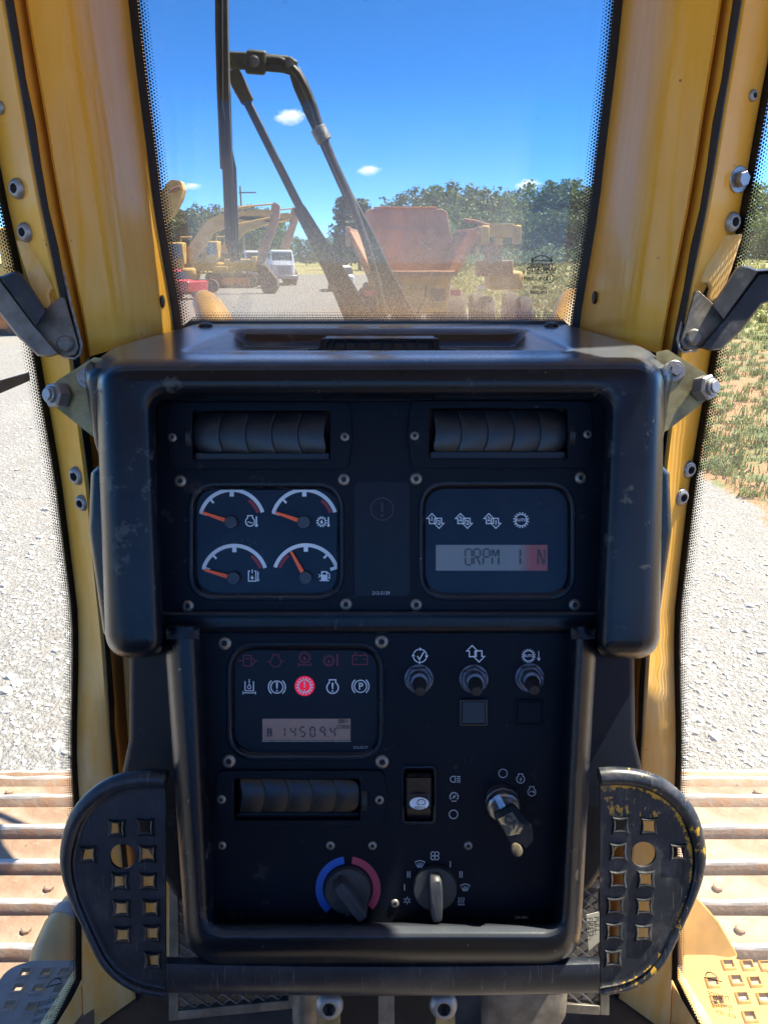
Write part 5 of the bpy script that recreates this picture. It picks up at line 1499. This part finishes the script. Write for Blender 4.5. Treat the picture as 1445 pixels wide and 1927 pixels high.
def track(s, label):
    root = empty('crawler_track', (XC + s * .98, .9, 0), label, 'track')
    Lr, y0, y1 = .52, -.6, 1.70                       # idler radius, straight run
    zc = TZ - Lr
    n_str = int((y1 - y0) / TP)
    poses = [(y1 - TP * k, TZ, 0.0) for k in range(n_str + 1)]
    a = TP / Lr
    poses += [(y1 + Lr * math.sin(a * k), zc + Lr * math.cos(a * k), -a * k) for k in range(1, 14)]
    jr = random.Random(8 + s)
    for y, z, r in poses:
        Mx = Matrix.Translation((XC + s * .98, y, z)) @ Matrix.Rotation(r, 4, 'X') @ Matrix.Rotation(jr.uniform(-.01, .01), 4, 'Y')
        o = inst('track_shoe', SHM, Mx, root)
        inst('grouser', GRM, Mx, o)
    MB().box((XC + s * .98, .5, zc - .05), (.16, 1.25, .22)).build('track_frame', M['cat'], root, bevel=.02)
    MB().lathe([(.42, -.09), (.44, -.05), (.44, .05), (.42, .09)], 32, Matrix.Translation((XC + s * .98, y1, zc)) @ Matrix.Rotation(PI / 2, 4, 'Y')).build('idler_wheel', M['shoe'], root)
track(-1, 'rusty crawler track with worn bright grousers on the gravel side')
track(1, 'rusty crawler track with worn bright grousers on the red dirt side')
def step(s, mat, label, off):
    z = H - 1.22
    root = empty('cab_step', (XC + s * .66, .88, z), label, 'step')
    def P(px, py): p = pZ(px, py, z); return (p.x, p.y)
    if s < 0: ol = roundpoly([(*P(-60, 1935), .02), (*P(15, 1822), .05), (*P(60, 1808), .03), (*P(175, 1807), .01), (*P(180, 2010), .01), (*P(-60, 2010), .01)], 5)
    else: ol = roundpoly([(*P(1500, 1935), .02), (*P(1440, 1815), .05), (*P(1340, 1797), .02), (*P(1285, 1797), .01), (*P(1275, 2010), .01), (*P(1500, 2010), .01)], 5)
    hs = []
    pts = [(48, 1832), (87, 1832), (122, 1831), (35, 1861), (73, 1862), (112, 1864), (18, 1894), (60, 1897), (105, 1900)] if s < 0 else [(1370, 1817), (1406, 1818), (1440, 1819), (1385, 1846), (1420, 1849), (1397, 1879), (1437, 1880), (1410, 1915), (1340, 1850), (1350, 1885)]
    for px, py in pts:
        x, y = P(px, py); q = .0085
        hs.append([(x - q * 1.2, y - q), (x + q, y - q * .8), (x + q * 1.2, y + q), (x - q, y + q * .9)])
    o = MB().prism(ol, z - .006, z, None, hs).build('tread_plate', mat, root, smooth=0)
    for h in hs:
        b = MB()
        b.loft([[(x, y, zz) for x, y in inset(h, q)] for q, zz in ((-.003, z - .001), (-.0015, z + .004), (.0005, z + .005), (.001, z - .005))], True, False, False).build('hole_lip', mat, o, smooth=60)
    MB().bar((XC + s * .60, .95, z - .03), (XC + s * .60, .70, z - .03), .02, .05).build('bracket', M['cat'], root)
step(-1, M['stepgrey'], 'perforated cab step with rounded corner, its shade painted grey', 0)
step(1, M['step'], 'scuffed yellow perforated cab step', 0)
fd = MB().tube([pZ(205, 1690, H - 1.30), pZ(165, 1722, H - 1.31), pZ(135, 1760, H - 1.32), pZ(118, 1800, H - 1.34), pZ(108, 1850, H - 1.36)], [.060, .062, .062, .062, .062], 18)
fe = empty('fender_tube', pZ(118, 1800, H - 1.36), 'bent yellow tube with grey band between step and track', 'tube')
fd.build('tube', M['cat'], fe)
MB().tube([pZ(152, 1738, H - 1.315), pZ(138, 1756, H - 1.318)], .0635, 18).build('band', M['stepgrey'], fe)
gp = empty('fender_plate', pZ(1340, 1790, H - 1.30), 'sloping yellow gusset plate beside the yellow step', 'plate')
MB().slab([pD(x, y, d) for x, y, d in ((1295, 1640, 1.42), (1312, 1690, 1.42), (1352, 1735, 1.42), (1388, 1798, 1.42), (1380, 1830, 1.40), (1280, 1830, 1.40), (1270, 1640, 1.42))], FW * .02).build('gusset', M['cat'], gp, bevel=.003)
def lift_end(pts, rad, label):
    r = empty('lift_arm', pts[0], label, 'lift arm')
    n = len(pts)
    MB().tube(pts, rad, 20).build('arm_tube', M['cat'], r, smooth=60)
    return r
Yl = 1.9
l = lift_end([pY(432, 690, 1.75), pY(412, 632, 1.82), pY(396, 590, Yl), pY(386, 568, 1.94), pY(381, 556, 1.96), pY(379, 551, 1.965)], [.036, .036, .035, .031, .019, .004], 'rounded yellow lift arm tube in front of the pale gravel')
MB().tube([pY(470, 660, 1.9), pY(408, 566, 1.99)], .010, 8).build('hydraulic_line', M['cat'], l)
l = lift_end([pY(1040, 690, 1.75), pY(1056, 640, 1.82), pY(1068, 590, Yl), pY(1076, 566, 1.94), pY(1080, 553, 1.96), pY(1082, 547, 1.965)], [.040, .040, .037, .033, .020, .004], 'rounded yellow lift arm tube in front of the dry grass')
MB().tube([pY(1015, 660, 1.9), pY(1058, 572, 1.99)], .010, 8).build('hydraulic_line', M['cat'], l)
mr = empty('door_wiper', pD(10, 720, 1.15), 'black wiper arm lying across the outside of the door glass', 'wiper')
MB().loft([[pD(x, y, d) for x, y, d in q] for q in ([(56, 700, 1.10), (58, 716, 1.10), (58, 716, 1.115), (56, 700, 1.115)], [(0, 716, 1.05), (0, 741, 1.05), (0, 741, 1.065), (0, 716, 1.065)], [(-60, 735, 1.0), (-60, 765, 1.0), (-60, 765, 1.015), (-60, 735, 1.015)])]).build('arm', M['rubber'], mr, bevel=.002)

# ------------------------------------------------------------------ parked machines
M['rust'] = pm('rusty steel', (.24, .10, .055), .8, var=.35, scale=2.5, dust=.35, dscale=3, dustc=(.38, .26, .18))
M['bed'] = pm('rusty dump bed', (.42, .215, .115), .75, var=.25, scale=1.4, dust=.35, dscale=1.6, dustc=(.50, .33, .21))
M['orange'] = pm('bare orange rust', (.55, .18, .04), .8, var=.25, scale=3)
M['white'] = pm('white truck paint', (.72, .72, .72), .35, var=.06, coat=.3)
M['red'] = pm('red paint', (.55, .03, .05), .35, var=.1, coat=.3)
M['tyre'] = pm('dusty tyre', (.045, .040, .036), .85, dust=.55, dscale=4, dustc=(.26, .20, .14))
M['trackm'] = pm('muddy track', (.085, .065, .055), .85, var=.35, scale=5, dust=.4, dscale=4)
M['winglass'] = pm('dark vehicle glass', (.02, .03, .04), .08, var=.1, coat=.5)
M['catdust'] = pm('dust covered machine yellow', (.62, .36, .07), .6, var=.25, scale=1.5, dust=.5, dscale=1.5, dustc=(.45, .34, .22))
M['wood'] = pm('grey weathered pole', (.20, .16, .13), .9, var=.3, scale=3)
def outline(pts, Y, th): return MB().slab([pY(x, y, Y) for x, y in pts], (0, th, 0))
def stadium(x0, x1, z0, z1, n=8):
    r = (z1 - z0) / 2; c = (z0 + z1) / 2
    return [(x1 - r + r * math.cos(R(-90 + 180 * k / n)), c + r * math.sin(R(-90 + 180 * k / n))) for k in range(n + 1)] + [(x0 + r + r * math.cos(R(90 + 180 * k / n)), c + r * math.sin(R(90 + 180 * k / n))) for k in range(n + 1)]
XZ = lambda Y: Matrix(((1, 0, 0, 0), (0, 0, 1, Y), (0, 1, 0, 0), (0, 0, 0, 1)))
def crawler(root, x0, x1, Y, wdt, ht, gap):
    for k in (0, 1):
        y = Y + k * gap
        t = MB().prism(stadium(x0, x1, 0, ht), 0, wdt, XZ(y)).build('track', M['trackm'], root, smooth=30)
        MB().prism(stadium(x0 + ht * .45, x1 - ht * .45, ht * .22, ht * .72), -.06, wdt - .1, XZ(y)).build('track_frame', M['orange' if k == 0 else 'rust'], t, bevel=.03)
        for q in range(5):
            xx = x0 + ht * .5 + (x1 - x0 - ht) * q / 4
            MB().lathe([(ht * .16, -.10), (ht * .16, 0)], 12, XZ(y) @ Matrix.Translation((xx, ht * .2, 0))).build('roller', M['rust'], t)
# excavator with its arm raised over the gravel
Ye = 56.0
ex = empty('excavator', (pY(385, 555, Ye).x, Ye + 1.2, 0), 'weathered yellow excavator with arched boom and dark bucket down', 'excavator')
xl, xr = pY(322, 550, Ye).x, pY(402, 550, Ye).x
crawler(ex, xl, xr, Ye - .6, .6, .95, 2.2)
xb = pY(360, 520, Ye).x
MB().box((xb - 2.3, Ye + .8, 1.65), (1.9, 1.35, .55)).build('house', M['catdust'], ex, bevel=.12)
MB().box((xb - .15, Ye - .10, 1.35), (.62, .5, .45)).build('swing_housing', M['catdust'], ex, bevel=.2)
cb = MB().box((xb - 1.0, Ye - .05, 2.75), (.75, .5, .75)).build('cab', M['catdust'], ex, bevel=.1)
MB().box((xb - 1.0, Ye - .56, 2.9), (.6, .02, .5)).build('cab_window', M['winglass'], cb)
rail = MB()
for a, b_ in (((341, 446), (362, 446)), ((341, 446), (341, 470))): rail.tube([pY(*a, Ye), pY(*b_, Ye)], .05, 6)
rail.build('handrail', M['catdust'], ex)
outline(roundpoly([(342, 500, 5), (346, 476, 8), (378, 430, 20), (392, 413, 14), (412, 404, 10), (440, 399, 20), (505, 393, 6), (516, 400, 3), (505, 408, 5), (440, 424, 20), (410, 434, 14), (398, 440, 12), (384, 462, 10), (366, 490, 8), (354, 514, 5)], 4), Ye + .35, .55).build('boom', M['catdust'], ex, bevel=.04)
outline(roundpoly([(511, 384, 3), (517, 380, 3), (527, 387, 4), (525, 412, 10), (497, 495, 5), (482, 500, 3), (486, 470, 5), (507, 420, 10)], 4), Ye + .4, .42).build('stick', M['bed'], ex, bevel=.03)
outline(roundpoly([(482, 498, 3), (500, 500, 3), (520, 525, 8), (523, 540, 5), (516, 552, 4), (496, 552, 5), (488, 532, 6)], 4), Ye + .1, 1.1).build('bucket', M['trackm'], ex, bevel=.04)
for a, b_, r in (((368, 548), (386, 470), .11), ((386, 470), (398, 438), .06), ((420, 398), (470, 388), .11), ((470, 388), (513, 384), .06), ((440, 424), (508, 410), .08)):
    MB().tube([pY(*a, Ye + .2), pY(*b_, Ye + .2)], r, 10).build('hydraulic_ram', M['catdust'], ex)
e3 = copy_tree(ex, None, Matrix.Translation(Vector(WM[ex].translation) + Vector((-1.2, 19, 0))) @ Matrix.Rotation(R(-7), 4, 'Z') @ Matrix.Scale(1.12, 4))
e3['label'] = 'farther dusty excavator partly hidden behind the nearer arched boom'
# second excavator, mostly behind the post; only its boom tip rises into the windscreen
Yb = 27.0
e2 = empty('excavator', (-11.6, Yb + 1.2, 0), 'bright yellow excavator by the post with only its boom tip raised high', 'excavator')
crawler(e2, -13.9, -10.6, Yb - .6, .6, .95, 2.3)
MB().box((-13.2, Yb + .8, 1.75), (1.8, 1.4, .6)).build('house', M['catdust'], e2, bevel=.12)
MB().box((-12.2, Yb - .1, 2.8), (.7, .5, .7)).build('cab', M['catdust'], e2, bevel=.1)
outline(roundpoly([(120, 560, 10), (200, 440, 40), (296, 372, 30), (313, 346, 10), (322, 338, 4), (340, 340, 6), (345, 356, 6), (340, 374, 10), (326, 402, 20), (280, 450, 40), (160, 590, 10)], 4), Yb + .5, .5).build('boom', M['catdust'], e2, bevel=.04)
MB().tube([pY(318, 360, Yb + .45), pY(340, 352, Yb + .45)], .07, 10).build('boom_pin', M['rust'], e2)
# small dozer behind the bucket excavator
Yd = 66.0
dz = empty('crawler_dozer', (pY(445, 543, Yd).x, Yd, 0), 'low yellow crawler dozer with rusty track frames behind the excavator', 'dozer')
xl, xr = pY(405, 540, Yd).x, pY(484, 540, Yd).x
crawler(dz, xl, xr, Yd, .5, 1.15, 1.9)
xm = (xl + xr) / 2
MB().box((xm + .35, Yd + 1.2, 1.85), (1.35, .55, .50)).build('engine_hood', M['catdust'], dz, bevel=.08)
MB().box((xm + 1.55, Yd + 1.2, 1.95), (.22, .62, .62)).build('radiator', M['catdust'], dz, bevel=.06)
MB().box((xm - 1.3, Yd + 1.2, 1.45), (.6, .75, .3)).build('fuel_tank', M['catdust'], dz, bevel=.06)
MB().box((xm - .8, Yd + 1.2, 2.3), (.28, .4, .5)).build('seat', M['tyre'], dz, bevel=.08)
MB().box((xm + 2.35, Yd + 1.2, .75), (.12, 1.7, .6)).build('blade', M['rust'], dz, bevel=.05)
# white trucks and pickups
def truck(px, Y, yaw, label, name='white_truck', body=M['white'], kind='truck', sc_=1.0):
    p = pY(px, 520, Y)
    root = empty(name, None, label, kind, M=Matrix.Translation((p.x, Y, 0)) @ Matrix.Rotation(yaw, 4, 'Z') @ Matrix.Scale(sc_, 4))
    b = lambda: MB()
    if kind == 'truck':
        c = b().loft([[(x, y, z) for x, y in rrect(-1.15 + i_, -1.0 + i_, 1.15 - i_, 1.0 - i_ * .2, .15, 3)] for z, i_ in ((.9, 0), (2.1, 0), (3.05, .16), (3.12, .25))]).build('cab', body, root, world=False)
        b().box((0, -.93, 2.55), (.92, .03, .36), Matrix.Rotation(R(-9), 3, 'X')).build('windscreen', M['winglass'], c, world=False)
        for s in (-1, 1): b().box((s * 1.09, -.2, 2.5), (.03, .55, .30)).build('side_window', M['winglass'], c, world=False)
        h = b().loft([[(x, y, z) for x, y in rrect(-.95, -2.3, .95, -.9, .2, 3)] for z in (.85, 1.85)]).build('hood', body, root, world=False, bevel=.12)
        b().box((0, -2.32, 1.35), (.6, .03, .35)).build('radiator_grille', M['steel'], h, world=False)
        b().box((0, -2.45, .75), (1.15, .1, .16)).build('bumper', M['steel'], root, world=False, bevel=.04)
        b().box((0, 3.2, 1.0), (.45, 2.6, .15)).build('chassis', M['tyre'], root, world=False)
        b().loft([[(x, y, z) for x, y in rrect(-1.2, 1.3, 1.2, 5.8, .05, 2)] for z in (1.25, 2.35)]).build('dump_body', body, root, world=False, bevel=.05)
        ww = [(s * 1.02, y) for s in (-1, 1) for y in (-1.6, 3.6, 4.9)]
        rw = .5
    else:
        c = b().loft([[(x, y, z) for x, y in rrect(-.95 + i_, y0, .95 - i_, y1, .15, 3)] for z, i_, y0, y1 in ((.5, .02, -2.6, 2.7), (1.05, 0, -2.65, 2.7), (1.12, .03, -2.6, 2.66))]).build('body', body, root, world=False)
        k = b().loft([[(x, y, z) for x, y in rrect(-.9 + i_, y0, .9 - i_, y1, .1, 3)] for z, i_, y0, y1 in ((1.1, 0, -1.3, .9), (1.75, .16, -.6, .6), (1.80, .22, -.5, .5))]).build('cab', body, root, world=False)
        b().loft([[(x, y, z) for x, y in ((-.92 + i_, y0), (.92 - i_, y0), (.92 - i_, y1), (-.92 + i_, y1))] for z, i_, y0, y1 in ((1.2, 0, -1.22, .84), (1.66, .10, -.72, .64))]).build('window_band', M['winglass'], k, world=False)
        ww = [(s * .82, y) for s in (-1, 1) for y in (-1.6, 1.65)]
        rw = .38
    for x, y in ww:
        t = MB().lathe([(rw * .6, -.14), (rw * .93, -.14), (rw, -.08), (rw, .08), (rw * .93, .14), (rw * .6, .14)], 18, Matrix.Translation((x, y, rw)) @ Matrix.Rotation(PI / 2, 4, 'Y')).build('wheel', M['tyre'], root, world=False)
        MB().lathe([(rw * .55, -.145), (rw * .2, -.10), (rw * .2, .10), (rw * .55, .145)], 12, Matrix.Translation((x, y, rw)) @ Matrix.Rotation(PI / 2, 4, 'Y')).build('rim', M['steel'], t, world=False)
    return root
truck(530, 74, R(14), 'white dump truck facing the yard beside the excavator bucket')
truck(480, 84, R(18), 'white truck half hidden behind the low yellow dozer')
truck(641, 62, R(4), 'silver white pickup parked beside the dump bed', 'pickup_truck', M['white'], 'pickup', 1.05)
truck(315, 50, R(60), 'red pickup beside the windshield post', 'pickup_truck', M['red'], 'pickup', 1.0)
p = pY(452, 350, 118)
up = empty('utility_pole', (p.x, 118, 0), 'wooden utility pole with crossarm above the trees', 'utility pole')
MB().tube([(p.x, 118, -.2), (p.x, 118, p.z)], [.17, .13], 8).build('pole', M['wood'], up)
MB().bar((p.x - .2, 117.8, p.z - .9), (p.x + 2.3, 117.8, p.z - .9), .14, .18).build('crossarm', M['wood'], up)

# articulated dump truck seen from behind
dt = empty('dump_truck', (.69, 21, 0), 'articulated dump truck with pale rusty open bed, seen from behind', 'dump truck')
cx = .69
Y0, Y1 = 18.5, 24.0
def sec(Y, fw, fz, tw, tz): return [(cx - tw, Y, tz), (cx - fw, Y, fz), (cx + fw, Y, fz), (cx + tw, Y, tz)]
S0, S1 = sec(Y0, 1.03, 2.27, 1.50, 3.12), sec(Y1, 1.0, 1.75, 1.50, 3.25)
def plate4(a, b_, c, d, th, mat, name, par=dt):
    n_ = (Vector(b_) - Vector(a)).cross(Vector(d) - Vector(a)).normalized()
    return MB().slab([a, b_, c, d], n_ * th).build(name, mat, par, bevel=.015)
plate4(S0[1], S0[2], S1[2], S1[1], -.06, M['bed'], 'bed_floor')
plate4(S0[0], S0[1], S1[1], S1[0], .05, M['bed'], 'bed_side')
Sm = [tuple(a * .62 + b_ * .38 for a, b_ in zip(p0_, p1_)) for p0_, p1_ in zip(S0, S1)]
plate4(S0[2], S0[3], Sm[3], Sm[2], .05, M['orange'], 'bed_side')
plate4(Sm[2], Sm[3], S1[3], S1[2], .05, M['rust'], 'bed_side')
for k in range(5):
    t_ = (k + .5) / 5
    for i0, i1, sg in ((0, 1, -1), (3, 2, 1)):
        a_ = [S0[i0][q] + (S1[i0][q] - S0[i0][q]) * t_ for q in range(3)]; b_ = [S0[i1][q] + (S1[i1][q] - S0[i1][q]) * t_ for q in range(3)]
        MB().bar((a_[0] + sg * .08, a_[1], a_[2]), (b_[0] + sg * .08, b_[1], b_[2]), .10, .08).build('side_rib', M['bed'], dt)
for x_ in (-.7, -.1, .5): MB().bar((cx + x_, Y1 - .02, 2.1), (cx + x_ * .95, Y1 - .02, 3.86), .06, .05, up=(0, 1, 0)).build('headboard_stiffener', M['bed'], dt)
MB().tube([(cx - .35, 18.82, 1.9), (cx - .30, 18.75, 1.5), (cx - .1, 18.8, 1.2)], .03, 6).build('hose', M['tyre'], dt)
MB().tube([(cx + .35, 18.82, 1.95), (cx + .30, 18.72, 1.6), (cx + .12, 18.8, 1.25)], .03, 6).build('hose', M['tyre'], dt)
MB().slab([(cx + x, 18.87, z) for x, z in ((.45, 1.55), (.80, 1.55), (.80, 1.85), (.45, 1.85))], (0, .02, 0)).build('number_plate', M['tyre'], dt)
MB().slab([(cx + x, Y1, z) for x, z in ((-1.0, 1.75), (1.0, 1.75), (1.42, 3.0), (1.30, 3.35), (1.20, 3.84), (1.06, 3.93), (-1.12, 3.93), (-1.26, 3.84), (-1.36, 3.35), (-1.44, 3.0))], (0, .08, 0)).build('headboard', M['bed'], dt, bevel=.02)
MB().bar((cx - 1.30, Y1 - .03, 3.33), (cx + 1.18, Y1 - .03, 3.33), .05, .05).build('headboard_rib', M['bed'], dt)
MB().bar((cx - 1.0, Y1, 3.96), (cx + .9, Y1, 3.96), .12, .05).build('headboard_cap', M['orange'], dt, bevel=.01)
for s in (-1, 1):
    MB().bar((cx + s * 1.50, Y0 - .05, 3.12), (cx + s * 1.03, Y0 - .05, 2.25), .10, .10).build('tail_edge', M['orange'], dt, bevel=.02)
    MB().bar((cx + s * 1.52, Y0, 2.80), (cx + s * 1.52, Y0, 3.24), .12, .14).build('side_post', M['bed'], dt, bevel=.02)
    MB().bar((cx + s * 1.52, Y0, 3.16), (cx + s * 1.52, Y1, 3.28), .12, .10).build('top_rail', M['bed'], dt, bevel=.02)
MB().bar((cx - 1.05, Y0 - .03, 2.20), (cx + 1.05, Y0 - .03, 2.20), .12, .12).build('tail_lip', M['rust'], dt, bevel=.02)
MB().slab([(cx + x, 18.9, z) for x, z in ((-.85, 1.3), (.85, 1.3), (.95, 2.15), (-.95, 2.15))], (0, 3.5, 0)).build('tail_frame', M['cat'], dt, bevel=.05)
MB().slab([(cx + x, 18.8, z) for x, z in ((-.5, .8), (.2, .8), (.25, 1.35), (-.55, 1.35))], (0, .4, 0)).build('axle_housing', M['cat'], dt, bevel=.05)
MB().box((cx, 25.9, 2.35), (1.2, .9, .75)).build('cab', M['cat'], dt, bevel=.1)
MB().box((cx, 26.5, 1.2), (.9, 1.6, .4)).build('front_frame', M['cat'], dt, bevel=.05)
for s in (-1, 1):
    for y in (20.4, 22.3, 26.6):
        t = MB().lathe([(.45, -.30), (.78, -.30), (.86, -.22), (.88, 0), (.86, .22), (.78, .30), (.45, .30)], 28, Matrix.Translation((cx + s * 1.12, y, .88)) @ Matrix.Rotation(PI / 2, 4, 'Y')).build('wheel', M['tyre'], dt)
        MB().lathe([(.44, -.28), (.15, -.2), (.15, .2), (.44, .28)], 16, Matrix.Translation((cx + s * 1.12, y, .88)) @ Matrix.Rotation(PI / 2, 4, 'Y')).build('rim', M['cat'], t)
    MB().box((cx + s * 1.05, 18.9, 1.75), (.12, .05, .07)).build('tail_lamp', M['red'], dt)
# wheel loader with its raised coupler beside the dump truck
Yw = 27.0
wl = empty('wheel_loader', (pY(945, 540, Yw).x, Yw + 1, 0), 'yellow wheel loader with blocky coupler raised on a rusty mast', 'loader')
def bxp(x0, y0, x1, y1, Y, th, mat, name, par, bv=.05):
    return MB().slab([pY(x, y, Y) for x, y in ((x0, y0), (x1, y0), (x1, y1), (x0, y1))], (0, th, 0)).build(name, mat, par, bevel=bv)
hd = bxp(918, 428, 976, 446, Yw - .2, .5, M['catdust'], 'coupler', wl)
bxp(906, 424, 921, 460, Yw - .3, .6, M['catdust'], 'coupler_ear', wl); bxp(968, 423, 981, 459, Yw - .3, .6, M['catdust'], 'coupler_ear', wl)
bxp(920, 421, 968, 430, Yw - .2, .3, M['catdust'], 'coupler_bar', wl, .03); bxp(930, 446, 945, 461, Yw - .1, .3, M['catdust'], 'coupler_lug', wl, .03)
bxp(914, 456, 944, 512, Yw, .5, M['rust'], 'mast', wl); bxp(900, 490, 966, 520, Yw + .3, .9, M['rust'], 'lift_frame', wl)
bxp(922, 510, 986, 546, Yw + .5, 1.8, M['catdust'], 'engine_cover', wl, .15)
MB().tube([pY(872, 414, Yw + .1), pY(893, 417, Yw + .1), pY(930, 428, Yw - .1)], .07, 10).build('tilt_arm', M['rust'], wl)
MB().tube([pY(899, 430, Yw - .1), pY(899, 480, Yw)], .06, 10).build('lift_ram', M['catdust'], wl)
xw0, xw1 = pY(915, 540, Yw).x, pY(985, 540, Yw).x
for x, y in ((xw0, Yw - .2), (xw1, Yw - .2), (xw0, Yw + 2.8), (xw1, Yw + 2.8)):
    t = MB().lathe([(.34, -.24), (.56, -.24), (.62, -.18), (.64, 0), (.62, .18), (.56, .24), (.34, .24)], 24, Matrix.Translation((x, y, .64)) @ Matrix.Rotation(PI / 2, 4, 'Y')).build('wheel', M['tyre'], wl)
    MB().lathe([(.33, -.22), (.12, -.16), (.12, .16), (.33, .22)], 16, Matrix.Translation((x, y, .64)) @ Matrix.Rotation(PI / 2, 4, 'Y')).build('rim', M['catdust'], t)
MB().box(pY(905, 541, Yw - .4), (.10, .05, .06)).build('work_lamp', M['white'], wl)
